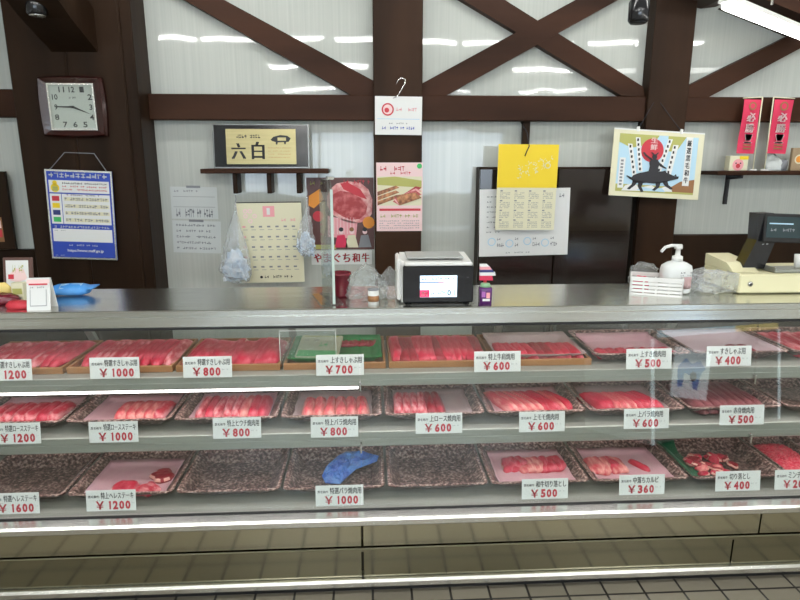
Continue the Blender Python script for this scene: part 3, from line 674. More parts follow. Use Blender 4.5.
# ---- right shelf with ornaments and banners
sy = 3.22; ztr = Z(760, 171, sy); xs = X(718, 171, sy)
t = empty('wall_shelf', (xs+.35, 3.4, ztr), 'dark wooden bracket shelf at the right with ornaments and two red banners', 'shelf')
MB().box(-.35, sy-3.4, -.022, .5, -.001, 0, WOODH, .003).build('board', t)
xb = X(737, 180, 3.3)-xs-.35
MB().prismx([(-.14, -.0225), (-.001, -.0225), (-.001, -.19), (-.02, -.19), (-.02, -.05), (-.14, -.04)], xb-.008, xb+.008, INK).build('bracket', t)
def nobori(px0, px1, pole, label, txt):
    Y = 3.27; zb = ztr+.001; xp = X(pole, 165, Y); t = empty('banner_flag', (xp, Y, zb), label, 'flag', group=None)
    zt_ = Z(750, 97, Y); xa, xb_ = X(px0, 125, Y), X(px1, 125, Y); ya = Z(750, 99, Y); yb_ = Z(750, 153, Y)
    MB().loft([(0, 0, 0, .02, .02), (0, 0, .008, .018, .018)], WHITE, 12).build('base', t)
    h = zt_-zb; lean = (X(pole, 100, Y)-xp)*1.0; sgn = 1 if pole > (px0+px1)/2 else -1
    off = .002*sgn; pt_ = (off, 0, h)
    MB().tube([(0, 0, .005), pt_], .0035, PAPERC, 6).build('pole', t)
    MB().tube([(off, 0, h), (off-sgn*(xb_-xa+.012), 0, h-.006)], .003, PAPERC, 6).build('crossbar', t)
    w = MB(); W_ = xb_-xa; H_ = ya-yb_
    def fn(u, v):
        x = u*W_; return (x, -.004*sin(v*6+u*3), -v*H_)
    # cloth sheet facing viewer
    nu, nv = 6, 14; vs = []; fs = []
    for side in (0, 1):
        for j in range(nv+1):
            for i in range(nu+1):
                x, y, z = fn(i/nu, j/nv); vs.append((x, y+side*.002, z))
    n = (nu+1)*(nv+1); W2 = nu+1
    for j in range(nv):
        for i in range(nu):
            p = j*W2+i; fs.append((p, p+W2, p+W2+1, p+1)); fs.append((n+p, n+p+1, n+p+W2+1, n+p+W2))
    w.add(vs, fs, CRIM, True); w.frame(W_, H_, -.006); w.M = Matrix.Translation((W_/2, 0, -H_/2))
    w.disc(.5, .12, .22, BRNP, 1).disc(.5, .12, .14, CRIM, 2)
    for i, ch in enumerate(txt): w.text(ch, .25, .24+i*.2, .78, .41+i*.2, PPINK, 1, .03)
    w.rect(.28, .83, .75, .86, BRNP, 1).rect(.28, .89, .75, .92, BRNP, 1)
    x_l = off-W_-.006 if sgn > 0 else off+.006
    b = w.build('cloth', t, (x_l, -.004, h-.012), (0, R(1.5), 0))
nobori(741, 758, 753.5, 'left of two small red banners standing on the right wall shelf', '必勝！')
nobori(769, 788, 765, 'right of two small red banners standing on the right wall shelf', '必勝！')
# ornaments
def orn(px0, px1, py0, Y, name): return (X(px0, 165, Y), X(px1, 165, Y), Z((px0+px1)/2, py0, Y)-ztr)
a, b, h = orn(729.5, 748, 156, 3.26, ''); 
t = empty('toy_box', ((a+b)/2, 3.26, ztr+.001), 'small cream box with a pink pig face on the right wall shelf', 'ornament')
w_ = (b-a)/2; w = MB().box(-w_, 0, 0, w_, .05, h, PAPERC, .003); w.build('carton', t)
w = MB().frame(2*w_, h, -.001); w.M = Matrix.Translation((0, 0, h/2)); w.disc(.45, .6, .3, PINK, 1).disc(.45, .68, .12, RED, 2).disc(.33, .5, .04, INK, 2).disc(.57, .5, .04, INK, 2).rect(.5, .02, .98, .25, YEL, 1); w.build('pig_face', t)
a, b, h = orn(763, 788, 152, 3.30, '')
t = empty('figurine', ((a+b)/2, 3.30, ztr+.001), 'grey and white animal figurine behind the right red banner', 'ornament')
w = MB().loft([(0, 0, 0, .055, .03), (0, 0, .01, .06, .03), (-.01, 0, .035, .06, .028), (-.02, 0, .06, .045, .02), (-.03, 0, h*.8, .02, .015), (-.03, 0, h*.95, .008, .006)], PAPERG, 18, 2, .018, 3); w.build('body', t)
w = MB().loft([(.03, -.02, .0, .02, .012), (.03, -.02, .03, .026, .014), (.035, -.02, .05, .02, .012), (.04, -.02, .06, .006, .005)], GREY, 12, 2, .01, 8); w.build('head', t)
a, b, h = orn(791, 812, 148, 3.27, '')
t = MB().box(-.045, 0, 0, .045, .02, h, mat('tan card', (.35, .25, .15), .6), .002).frame(.09, h, -.0005); t.M = Matrix.Translation((0, 0, h/2)); t.disc(.45, .5, .28, PAPERC, 1).disc(.45, .5, .2, ORNG, 2)
t.build('ornament_card', None, (a+.045, 3.27, ztr+.001), label='tan picture card at the right edge of the wall shelf', cat='ornament')

FZB = mat('lit pale blue strip', (.55, .75, .85), emit=3); FZY = mat('lit yellow strip', (.75, .62, .25), emit=3); FZW = mat('lit poster white', (.75, .85, .9), emit=2.4); FZP = mat('lit poster blue', (.12, .35, .8), emit=1.6); FZC = mat('lit corner strip', (.8, .95, 1), emit=2.6)  # glow added to freezer print and strips so their mirror image shows
# low white freezer chest in the shop behind the viewer (seen mirrored in the front glass)
P1, P2 = Vector((1.96, .06, 0)), Vector((3.40, -.66, 0)); d = P2-P1; LF = d.length
t = empty('chest_freezer', P1, 'low white chest freezer in the shop, seen only mirrored in the case glass at right', 'freezer', (0, 0, math.atan2(d.y, d.x)))
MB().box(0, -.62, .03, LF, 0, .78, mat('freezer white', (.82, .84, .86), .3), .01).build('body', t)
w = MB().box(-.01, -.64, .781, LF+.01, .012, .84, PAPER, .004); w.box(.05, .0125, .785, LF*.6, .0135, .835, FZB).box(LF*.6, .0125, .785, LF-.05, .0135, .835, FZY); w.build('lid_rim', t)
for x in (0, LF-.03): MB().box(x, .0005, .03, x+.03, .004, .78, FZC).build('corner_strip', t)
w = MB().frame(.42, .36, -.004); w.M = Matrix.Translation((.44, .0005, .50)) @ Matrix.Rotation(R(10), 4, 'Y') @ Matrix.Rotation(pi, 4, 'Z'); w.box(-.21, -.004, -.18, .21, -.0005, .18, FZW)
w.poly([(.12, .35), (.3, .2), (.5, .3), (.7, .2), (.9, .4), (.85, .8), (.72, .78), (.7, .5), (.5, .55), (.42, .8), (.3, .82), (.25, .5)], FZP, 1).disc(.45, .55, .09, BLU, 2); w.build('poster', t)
# ================================================================ THINGS ON THE COUNTER
ZT = 1.0855
def on(px, py): return at(px, py, z=ZT)
# ---- far left cluster
p = on(36, 310.5); Yq = p.y; c, wd, ht = spx(25, 279, 48, 310, Yq)
t = empty('card_stand', (c.x, Yq, ZT), 'white tent card stand with pale red top band at left of the counter', 'sign', (0, 0, R(4)))
w = MB().prismx([(0, 0), (.004, 0), (.032, ht), (.028, ht)], -wd/2, wd/2, PAPER).prismx([(.062, 0), (.058, 0), (.030, ht), (.034, ht)], -wd/2, wd/2, PAPER); w.build('card', t)
w = MB().frame(wd, ht, -.0008); w.M = Matrix.Translation((0, .0130, ht/2)) @ Matrix.Rotation(-math.atan2(.028, ht), 4, 'X')
w.rect(.02, .03, .98, .16, PPINK, 1).rect(.1, .16, .9, .21, RED, 1).scrib(.15, .26, .85, .31, GREY, 9, 1).rect(.15, .35, .17, .88, GREY, 1).rect(.83, .35, .85, .88, GREY, 1).rect(.15, .86, .85, .88, GREY, 1); w.build('print', t)
p = on(18, 303); 
c, wd, ht = spx(12, 286, 24, 305, p.y+.02)
t = empty('small_carton', (c.x, p.y+.02, ZT), 'small cream and green carton standing between picture frame and card stand', 'box')
MB().box(-wd/2, 0, 0, wd/2, .03, ht*.98, PAPERC, .002).build('carton', t)
w = MB().frame(wd, ht, -.001); w.M = Matrix.Translation((0, 0, ht/2)); w.rect(.1, .3, .9, .6, OLIV).scrib(.1, .7, .9, .85, GREY, 5); w.build('print', t)
c, wd, ht = spx(4, 258, 33, 290, 2.33)
t = empty('framed_picture', (c.x, 2.31, ZT), 'brown framed picture leaning at the back of the counter at far left', 'picture', (R(-10), 0, 0))
ht = Z(18, 257, 2.33)-ZT
w = MB().box(-wd/2, 0, 0, wd/2, .014, ht, mat('frame brown', (.12, .06, .05), .3), .003); w.build('frame', t)
w = MB().frame(wd*.78, ht*.84, -.001); w.M = Matrix.Translation((0, 0, ht/2)); w.rect(0, 0, 1, 1, PAPER, 0).poly([(.1, .5), (.4, .25), (.8, .3), (.95, .6), (.5, .7), (.2, .65)], PPINK, 1).rect(.1, .45, .35, .6, RED, 2).scrib(.3, .15, .8, .4, OLIV, 7, 2).disc(.6, .8, .12, BRNP, 2); w.build('picture', t)
p = on(3, 303); t = MB()
t.loft([(0, 0, 0, .05, .03), (0, 0, .012, .056, .034), (0, 0, .024, .05, .03), (0, 0, .034, .03, .02)], DRED, 16, 2, .012, 2)
t.build('snack_packet', None, (p.x+.005, p.y-.002, ZT), label='dark red crumpled packet at the far left end of the counter', cat='packet')
t = MB().loft([(0, 0, .0, .03, .01), (0, 0, .02, .045, .016), (.0, 0, .045, .045, .014), (.0, 0, .06, .035, .006)], mat('yellow packet', (.80, .62, .20), .4), 16, 2, .014, 9)
p = on(4, 298); t.build('snack_packet', None, (p.x-.01, 2.235, ZT), label='pale yellow packet standing behind the red packet at far left', cat='packet')
p = on(18, 309); t = MB().loft([(0, 0, 0, .038, .02), (0, 0, .012, .042, .022), (0, 0, .026, .03, .015)], RED, 14, 2, .01, 4)
t.build('snack_packet', None, (p.x, p.y+.012, ZT), label='small bright red packet lying beside the white card stand', cat='packet')
# ---- blue pouch
p = on(76, 297); 
t = empty('wet_wipe_pouch', (p.x-.028, p.y+.03, ZT), 'bright blue plastic pouch with a pale window lying on the counter at left', 'pouch', (0, 0, R(3)))
w = MB(); secs = []
rs = []
for k, (x, ry, h) in enumerate([(-.085, .003, .006), (-.082, .008, .012), (-.066, .022, .028), (-.045, .036, .042), (0, .040, .046), (.04, .040, .045), (.062, .036, .032), (.072, .040, .012), (.085, .046, .010), (.088, .046, .004)]):
    rs.append([(x, cos(2*pi*i/20)*ry, .0235+sin(2*pi*i/20)*h/2+(.008 if k > 6 else 0)) for i in range(20)])
w.rings(rs, BLUEP); w.build('pouch', t)
MB().sheet(lambda u, v: (-.03+.075*u, -.034+.03*v, .031+.012*sin(v*1.6)), 4, 6, .003, LBLU).build('label', t)
MB().loft([(-.094, 0, .015, .012, .006), (-.094, 0, .027, .012, .006)], mat('grey nozzle', (.35, .42, .42), .4), 10).build('nozzle', t)
# ---- acrylic divider
b0 = on(334, 305); Yd = b0.y
t = empty('acrylic_divider', (b0.x, Yd, ZT), 'tall clear acrylic divider standing edge-on before the steak poster', 'divider', (0, 0, R(15)))
zt_ = Z(327, 180, Yd+.03)-ZT
MB().prismx([(0, .004), (.20, .004), (.20, zt_*.9), (.16, zt_), (.03, zt_), (0, zt_*.93)], -.004, .004, ACRYL).build('sheet', t)
MB().box(-.045, .0, 0, .035, .20, .0038, ACRYL).build('foot', t)
MB().box(-.0045, -.004, .004, .0045, -.0003, zt_*.93, mat('acrylic edge', (.50, .60, .56), .2)).build('polished_edge', t)
MB().box(-.012, .0, zt_+.001, .012, .03, zt_+.012, CHROME, .002).build('clip', t)
# ---- dark red cup
p = at(341, 299, z=ZT); p.y += .05; sx = (X(351, 285, p.y)-X(331, 285, p.y))/2
hC = Z(341, 272, p.y)-ZT
t = empty('cup', (X(341, 285, p.y), p.y, ZT), 'dark red ribbed plastic cup behind the acrylic divider', 'cup')
w = MB().loft([(0, 0, 0, sx*.72, sx*.72), (0, 0, .01, sx*.78, sx*.78), (0, 0, hC*.88, sx*.98, sx*.98), (0, 0, hC*.9, sx*1.06, sx*1.06), (0, 0, hC, sx*1.06, sx*1.06), (0, 0, hC*.98, sx*.93, sx*.93), (0, 0, .02, sx*.7, sx*.7)], DRED, 28); w.build('cup_body', t)
# ---- crumpled bags
def bagheap(px0, px1, pytop, pybot, label, seed, ry=.07, m=FILM, name='plastic_bag', dy=0.06):
    p = at((px0+px1)/2, pybot, z=ZT); Y = p.y+dy; x0, x1 = X(px0, pybot, Y), X(px1, pybot, Y); h = Z((px0+px1)/2, pytop, Y)-ZT; r = (x1-x0)/2
    w = MB().crumple([(0, 0, .0, r*.92, ry*.9), (0, 0, h*.1, r, ry), (r*.05, 0, h*.35, r*.95, ry), (-r*.05, 0, h*.6, r*.72, ry*.8), (0, 0, h*.85, r*.38, ry*.5), (0, 0, h, r*.08, ry*.15)], m, r*.5, seed, 60, 7, 2.2, 5)
    return w.build(name, None, ((x0+x1)/2, Y, ZT+r*.05), label=label, cat='plastic bag')
bagheap(347, 386, 264, 301, 'crumpled clear plastic bag heaped between red cup and weighing scale', 2.2)
bagheap(378, 402, 267, 301, 'smaller clear plastic bag pressed against the left side of the scale', 6.1, .05)
p = on(373.5, 305); sx = (X(380, 298, p.y)-X(369, 298, p.y))/2; hC = Z(374, 291, p.y)-ZT
t = empty('small_jar', (p.x, p.y+sx, ZT), 'tiny printed paper jar standing in front of the clear plastic bag', 'jar')
MB().loft([(0, 0, 0, sx, sx), (0, 0, hC, sx, sx)], PAPER, 18).build('jar_body', t)
MB().loft([(0, 0, hC*.2, sx*1.02, sx*1.02), (0, 0, hC*.62, sx*1.02, sx*1.02)], BRNP, 18).build('label', t)
MB().loft([(0, 0, hC, sx*1.06, sx*1.06), (0, 0, hC*1.08, sx*1.06, sx*1.06)], GREY, 18).build('lid', t)
# ---- weighing scale display
p = on(438, 304.5); Ys = p.y; xa, xb = X(403, 285, Ys), X(473.5, 285, Ys); hS = Z(438, 266, Ys)-ZT; W_ = xb-xa
t = empty('price_scale', ((xa+xb)/2, Ys, ZT), 'white weighing scale with black front and lit price screen, mid counter', 'scale')
MB().box(-W_/2, 0, .006, W_/2, .02, hS, BLACKG, .004).build('front_panel', t)
MB().prismx([(.0205, .004), (.21, .004), (.21, hS*.9), (.19, hS+.022), (.03, hS+.012), (.0205, hS)], -W_/2-.004, W_/2-.006, WHITE).build('housing', t)
MB().box(-W_/2+.004, -.008, hS+.001, W_/2-.006, .0195, hS+.014, WHITE, .004).build('top_lip', t)
MB().box(-W_/2-.020, .025, .01, -W_/2-.0045, .18, hS+.022, WHITE, .006).build('side_cover', t)
MB().box(-W_/2+.015, .035, hS+.0195, W_/2-.03, .18, hS+.026, mat('grey platter', (.40, .41, .40), .35), .003).build('platter', t)
x0_, x1_ = X(420, 285, Ys)-(xa+xb)/2, X(457, 285, Ys)-(xa+xb)/2; z0_, z1_ = Z(438, 297, Ys)-ZT, Z(438, 275.5, Ys)-ZT
w = MB().frame(x1_-x0_, z1_-z0_, -.001); w.M = Matrix.Translation(((x0_+x1_)/2, 0, (z0_+z1_)/2)); w.rect(0, 0, 1, 1, SCREEN, 0)
w.scrib(.05, .08, .95, .22, GREY, 13, 1).rect(.0, .30, .5, .34, NAVY, 1).rect(.5, .30, .65, .34, RED, 1).scrib(.3, .42, .6, .5, PINK, 4, 1).scrib(.8, .42, .98, .5, GREY, 4, 1).rect(.0, .60, 1, .62, GREY, 1)
w.rect(.0, .66, .26, .99, SCR_R, 1).text('黒毛', .04, .74, .22, .92, PAPER, 2, .02).scrib(.3, .72, .68, .9, GREY, 8, 1).text('0', .74, .66, .84, .94, INK, 1).text('.', .86, .88, .89, .94, INK, 1).rect(.92, .66, .94, .94, GREY, 1)
w.build('screen', t)
MB().frame(W_, hS, -.001).scrib(.90, .28, .96, .31, GREY, 4, 1).build('printed_mark', t, (0, 0, hS/2))
for s_ in (-1, 1):
    for y in (.03, .18): MB().loft([(s_*W_*.42, y, 0, .012, .012), (s_*W_*.42, y, .0055, .012, .012)], BLACK, 12).build('foot', t)
# ---- small purple tub and ornament
p = on(486, 304); sx = (X(492.5, 295, p.y)-X(479.5, 295, p.y))/2; hC = Z(486, 288, p.y)-ZT
t = empty('candy_tub', (p.x, p.y+sx, ZT), 'small dark purple tub standing right beside the weighing scale', 'jar')
MB().loft([(0, 0, 0, sx*.95, sx*.95), (0, 0, hC*.9, sx, sx), (0, 0, hC, sx*.9, sx*.9)], mat('purple tub', (.10, .02, .14), .25), 20, 5).build('tub', t)
w = MB().frame(sx*1.4, hC*.7, -sx*1.01); w.M = Matrix.Translation((0, 0, hC*.5)); w.rect(0, .1, .4, .6, mat('violet print', (.35, .10, .40), .4)).rect(.5, .2, .9, .7, PINK).rect(.1, .75, .9, .95, PAPER); w.build('label', t)
w = MB()
MB().loft([(0, 0, hC, sx*.85, sx*.85), (0, 0, hC+.012, sx*.7, sx*.7)], mat('tub lid green', (.25, .45, .25), .4), 20).build('lid', t)
zc = 1.085+.0; Yo = p.y+.11
t = empty('ornament', (X(486, 285, Yo), Yo, ZT), 'red and white striped fan shaped ornament behind the purple tub', 'ornament')
hO = Z(486, 264, Yo)-ZT; rO = X(494, 280, Yo)-X(479, 280, Yo)
MB().tube([(0, 0, 0), (-.005, 0, hO*.55)], .006, RED, 8).build('stem', t)
MB().box(-.02, -.015, 0, .02, .015, .012, INK, .002).build('base', t)
w = MB()
for k, (m, f0, f1) in enumerate(((CRIM, .52, .66), (PAPER, .66, .76), (NAVY, .76, .84), (PINK, .84, .93), (PAPER, .93, 1.0))):
    w.prism([(-rO*.45, hO*f0), (rO*(.62-.16*abs(k-1.2)), hO*f0), (rO*(.55-.18*abs(k-1)), hO*f1), (-rO*.45, hO*f1)], -.008, .008, m)
w.build('fan', t)
# ---- soap basket with bottle
pc = on(664, 298); bw, bd, hB = .185, .115, .070; cxx = pc.x+.006; cyy = pc.y+.085
t = empty('slotted_basket', (cxx, cyy, ZT), 'white slotted plastic basket around the soap bottle', 'basket', (0, 0, R(-24)))
V = [(-bw/2, -bd/2), (bw/2, -bd/2), (bw/2, bd/2), (-bw/2, bd/2)]
w = MB()
for k in range(4):
    a, b = Vector((*V[k], 0)), Vector((*V[(k+1) % 4], 0)); L2 = (b-a).length; e = (b-a).normalized(); nrm = Vector((e.y, -e.x, 0))
    w.M = Matrix(((e.x, -e.y, 0, a.x), (e.y, e.x, 0, a.y), (0, 0, 1, 0), (0, 0, 0, 1)))
    w.box(0, 0, 0, L2, .004, .008, WHITE).box(0, -.001, hB-.008, L2, .005, hB, WHITE)
    n_ = max(2, int(L2/.045))
    for i in range(n_+1): x = i*(L2-.006)/n_; w.box(x, 0, .008, x+.006, .004, hB-.008, WHITE)
    w.box(0, .0005, .012, L2, .0035, .022, WHITE).box(0, .0005, .026, L2, .0035, .036, WHITE).box(0, .0005, .040, L2, .0035, .050, WHITE).box(0, .0005, .0535, L2, .0035, .0625, WHITE)
w.M = Matrix(); w.add([(x, y, .002) for x, y in V]+[(x, y, 0) for x, y in V], [(0, 1, 2, 3), (7, 6, 5, 4)], WHITE)
w.build('basket', t)
w = MB().loft([(0, 0, 0, .024, .016), (0, 0, .02, .030, .02), (-.005, 0, .052, .026, .014), (0, 0, .060, .015, .008)], CRIM, 14, 2, .01, 7)
w.build('red_packet', None, (cxx-.048, cyy+.022, ZT+.0025), label='small crimson packet inside the white slotted basket', cat='packet')
Yb2 = cyy; p = at(674, 290, Yb2); rB = (X(690, 280, Yb2)-X(660, 280, Yb2))/2; hS1 = Z(674, 266, Yb2)-ZT
zz = lambda py: Z(674, py, Yb2)-ZT
t = empty('pump_bottle', (p.x, Yb2+.0, ZT+.003), 'white pump soap bottle with a pale pink label at right of the counter', 'bottle')
w = MB().loft([(0, 0, .0, rB*.9, rB*.6), (0, 0, .005, rB, rB*.64), (0, 0, zz(270), rB, rB*.64), (0, 0, zz(266), rB*.93, rB*.60), (0, 0, zz(263), rB*.6, rB*.45), (0, 0, zz(261.5), rB*.30, rB*.30)], mat('milky bottle', (.74, .76, .75), .25), 28, 2.6); w.build('bottle_body', t)
w = MB().sheet(lambda u, v: (rB*(.05+.75*u), -(rB*.69)*(1-(.05+.75*u)**2.6)**(1/2.6)-.0015, .02+(zz(276)-.02)*v), 8, 2, .0001, PPINK); w.build('label', t)
w = MB().frame(rB*.8, .02, -rB*.70); w.M = Matrix.Translation((rB*.35, 0, zz(273))); w.scrib(0, .1, 1, .4, INK, 5).scrib(0, .6, 1, .9, GREY, 7); w.build('lettering', t)
w = MB().loft([(0, 0, zz(261.4), rB*.34, rB*.34), (0, 0, zz(257), rB*.32, rB*.32), (0, 0, zz(256), rB*.16, rB*.16), (0, 0, zz(250), rB*.14, rB*.14), (0, 0, zz(249.5), rB*.26, rB*.26), (0, 0, zz(246), rB*.24, rB*.24)], WHITE, 20); w.build('pump_collar', t)
w = MB().tube([(rB*.2, 0, zz(246.5)), (-rB*.55, -.008, zz(246)), (-rB*1.0, -.014, zz(247.5)), (-rB*1.25, -.018, zz(251.5))], rB*.1, WHITE, 10); w.build('spout', t)
# ---- plastic wraps right of basket
def packs(px0, px1, py0, py1, Y, label, seed, m, ry=.06):
    x0, x1 = X(px0, py1, Y), X(px1, py1, Y); h = Z((px0+px1)/2, py0, Y)-ZT; r = (x1-x0)/2
    MB().crumple([(0, 0, 0, r*.92, ry*.9), (0, 0, h*.15, r, ry), (0, 0, h*.5, r*.97, ry), (0, 0, h*.85, r*.85, ry*.9), (0, 0, h, r*.5, ry*.5)], m, r*.35, seed, 60, 7, 3, 6).build('plastic_bag', None, ((x0+x1)/2, Y, ZT+.006), label=label, cat='plastic bag')
packs(686, 736, 273, 300, 2.23, 'stack of clear wrapped plastic bags between soap bottle and cash register', 3.3, FILMW, .06)
packs(629, 656, 265, 290, 2.345, 'grey clear plastic bag behind the white slotted basket', 7.7, FILM, .035)
# ---- cash register
Yr = 2.165; xr = X(737.5, 299, Yr); hR = Z(745, 274.5, Yr)-ZT
t = empty('cash_register', (xr, Yr, ZT), 'cream cash register with a tilted black screen at the right end of the counter', 'cash register')
RW = .42
MB().box(0, 0, .003, RW, .255, hR, CRM, .006).build('drawer_box', t)
w = MB(); w.prismx([(.045, hR+.0005), (.25, hR+.0005), (.25, hR+.045), (.10, hR+.030)], .0, .10, CRM); w.build('printer_cover', t)
zl = Z(748, 284, Yr)-ZT; xl = X(750, 284, Yr)-xr
w = MB(); w.M = Matrix.Translation((xl, -.0004, zl)) @ Matrix.Rotation(pi/2, 4, 'X'); w.loft([(0, 0, 0, .010, .010), (0, 0, .004, .009, .009)], CHROME, 20); w.build('lock', t)
w = MB().frame(.014, .014, -.005); w.M = Matrix.Translation((xl, 0, zl)); w.rect(.1, .35, .9, .65, INK).rect(.4, .1, .6, .9, INK); w.build('lock_mark', t)
# tilted black neck and display
Yn = Yr+.07
pts = [(742, 269), (764, 268.5), (776, 240), (774, 213), (759, 213.5), (757, 240)]
P = [(at(a, b, Yn).x-xr, at(a, b, Yn).z-ZT) for a, b in pts]
MB().prism(P, Yn-Yr, Yn-Yr+.06, BLACKG).build('screen_arm', t)
MB().frame(.024, .006, 0).scrib(0, 0, 1, 1, PAPERG, 6, 1).build('arm_lettering', t, (at(765, 244, Yn).x-xr, Yn-Yr-.001, at(765, 244, Yn).z-ZT))
sc = spx(764, 214, 822, 243, Yn-.01); 
m = empty('screen_unit', (sc[0].x-xr, Yn-.01-Yr, sc[0].z-ZT), None, None, (R(-8), R(2), 0)); m.parent = t
MB().box(-sc[1]/2, .0, -sc[2]/2, sc[1]/2, .0095, sc[2]/2, BLACKG, .003).build('screen_housing', m)
w = MB().frame(sc[1]*.92, sc[2]*.72, -.001); w.rect(0, 0, 1, 1, mat('dim teal screen', (.02, .04, .045), .1), 0).rect(.05, .3, .5, .36, SKYB, 1).scrib(.08, .55, .6, .7, GREY, 9, 1); w.build('screen', m, (0, 0, .003))
trx0, trx1 = X(772, 270, Yr+.04)-xr, RW
w = MB()
w.box(trx0, .02, hR+.0005, trx1, .16, hR+.004, STEELD, .001).box(trx0-.004, .015, hR+.004, trx0+.002, .165, hR+.022, STEELD, .001).box(trx0, .014, hR+.004, trx1, .018, hR+.014, STEELD, .001); w.build('coin_tray', t)
p = at(798, 262, Yr+.1)
MB().loft([(0, 0, 0, .012, .012), (0, 0, .055, .016, .016)], WHITE, 16).build('paper_cup', None, (p.x, Yr+.1, ZT+hR+.0045), label='small white cup on the cash register tray at the right edge', cat='cup')

# ================================================================ TRAYS, MEAT AND PRICE CARDS
PITCH_X = .3955
def tray_geo(kind):
    w = MB(); W2, D, H = .383, .34, .042
    if kind == 'wood':
        D = .352; w.box(0, 0, 0, W2, .010, .025, WTRAY, .001).box(0, D-.01, 0, W2, D, .025, WTRAY, .001).box(0, .0105, 0, .010, D-.0105, .025, WTRAY, .001).box(W2-.010, .0105, 0, W2, D-.0105, .025, WTRAY, .001).box(.0105, .0105, 0, W2-.0105, D-.0105, .004, WTRAY)
    else:
        def rr(x0, y0, x1, y1, z, r=.02):
            o = []
            for cx, cy, a0 in ((x1-r, y1-r, 0), (x0+r, y1-r, 90), (x0+r, y0+r, 180), (x1-r, y0+r, 270)):
                for k in range(4): a = R(a0+k*30); o.append((cx+r*cos(a), cy+r*sin(a), z))
            return o
        i = .050
        w.rings([rr(i, i, W2-i, D-i, 0), rr(.008, .008, W2-.008, D-.008, H-.004), rr(0, 0, W2, D, H-.004), rr(0, 0, W2, D, H), rr(.010, .010, W2-.010, D-.010, H), rr(i+.002, i+.002, W2-i-.002, D-i-.002, .004)], SPECK, True, False)
        w.rings([rr(-.0004, -.0004, W2+.0004, D+.0004, H-.003), rr(-.0004, -.0004, W2+.0004, D+.0004, H+.0006), rr(.0105, .0105, W2-.0105, D-.0105, H+.0006), rr(i*.7, i*.7, W2-i*.7, D-i*.7, .0165)], SPECK_LIT, False, False)  # rim highlight and lighter inner walls painted in with the paler speckle
    return w
tw = tray_geo('wood').build('meat_tray'); ts = tray_geo('speck').build('meat_tray')
used = {}
ORD = ['leftmost', 'second', 'third', 'fourth', 'fifth', 'sixth', 'seventh', 'eighth', 'ninth', 'tenth']
ROWN = {1: 'top shelf', 2: 'middle shelf', 3: 'bottom deck'}
def place_tray(kind, x, y, z, label, group):
    src = tw if kind == 'wood' else ts
    o = src if kind not in used else copyo(src); used[kind] = 1
    o.location = (x, y, z); tag(o, label, 'tray', group); return o

def superpolar(w_, d_, zt, sq, seed, rip=0, ripn=6, n=26, rings=6, m=M_RED, rim=None, wob=.08, th=.0):
    """closed low lump: outline superellipse w_ x d_, top height function zt(u,v)"""
    mb = MB(); vs = []; 
    def P(r, i):
        a = 2*pi*i/n; c, s_ = cos(a), sin(a)
        x = math.copysign(abs(c)**(2/sq), c); y = math.copysign(abs(s_)**(2/sq), s_)
        f = 1+wob*noise.noise(Vector((c*1.3+seed, s_*1.3, seed*.7)))*1.6
        return x*r*f, y*r*f
    vs.append((0, 0, zt(0, 0)))
    for k in range(1, rings+1):
        r = k/rings
        for i in range(n):
            x, y = P(r, i); e = (1-r**7)
            h = zt(x, y)*(.25+.75*e)+rip*sin(ripn*x*3+seed+3*noise.noise(Vector((x*1.5, y*1.2, seed))))*e+.12*zt(0, 0)*noise.noise(Vector((x*3+seed, y*3, 1)))
            vs.append((x*w_/2, y*d_/2, max(h, .0006)))
    base = len(vs)
    for i in range(n):
        x, y = P(.97, i); vs.append((x*w_/2, y*d_/2, 0))
    fs = [(0, 1+i, 1+(i+1) % n) for i in range(n)]
    fat = []
    for k in range(rings-1):
        for i in range(n):
            a, b = 1+k*n+i, 1+k*n+(i+1) % n; q = (a, a+n, b+n, b)
            (fat if rim and k >= rings-2 and abs(noise.noise(Vector((i*.25, seed, 0)))) > .02 and (i/n) < rim else fs).append(q)
    for i in range(n):
        a, b = 1+(rings-1)*n+i, 1+(rings-1)*n+(i+1) % n; fs.append((a, base+i, base+(i+1) % n, b))
    fs.append(tuple(base+i for i in range(n-1, -1, -1)))
    used_i = len(mb.v)
    mb.v = vs
    for f in fs: mb.f.append(f); mb.mi.append(mb._m(m)); mb.sm.append(True)
    for f in fat: mb.f.append(f); mb.mi.append(mb._m(FAT)); mb.sm.append(True)
    return mb
protos = {}
def piece(name, key, maker, loc, rot, label, cat, group, sc=1):
    if key not in protos:
        o = maker().build(name); protos[key] = o; first_ = True
    else:
        o = protos[key].copy(); C.objects.link(o)
    o.name = name
    o.location = loc; o.rotation_euler = rot; o.scale = (sc, sc, sc); tag(o, label, cat, group); return o
def shaved(s, m, w_=.05, d_=.24, h=.014): return lambda: superpolar(w_, d_, lambda x, y: h*(1-.5*x*x), 3, s, .002, 4, 28, 7, m, None, .16)
def steak(s, m, w_=.10, d_=.08, h=.014): return lambda: superpolar(w_, d_, lambda x, y: h, 2.3, s, .0005, 3, 26, 7, m, .55, .30)
def roll(s, m, w_=.054, d_=.175, h=.040): return lambda: superpolar(w_, d_, lambda x, y: h*math.sqrt(max(.05, 1-x*x*.9))*(1-.12*y*y), 3.2, s, .0015, 5, 26, 7, m, None, .14)
def big(s, m, w_=.13, d_=.26, h=.012): return lambda: superpolar(w_, d_, lambda x, y: h+.008*sin(x*3+y*2+s), 3, s, .002, 3, 30, 8, m, .5, .14)
def mound(s, m, w_, d_, h): return lambda: superpolar(w_, d_, lambda x, y: h*(1-.55*(x*x+y*y)), 2.6, s, .004, 9, 60, 16, m, None, .2)

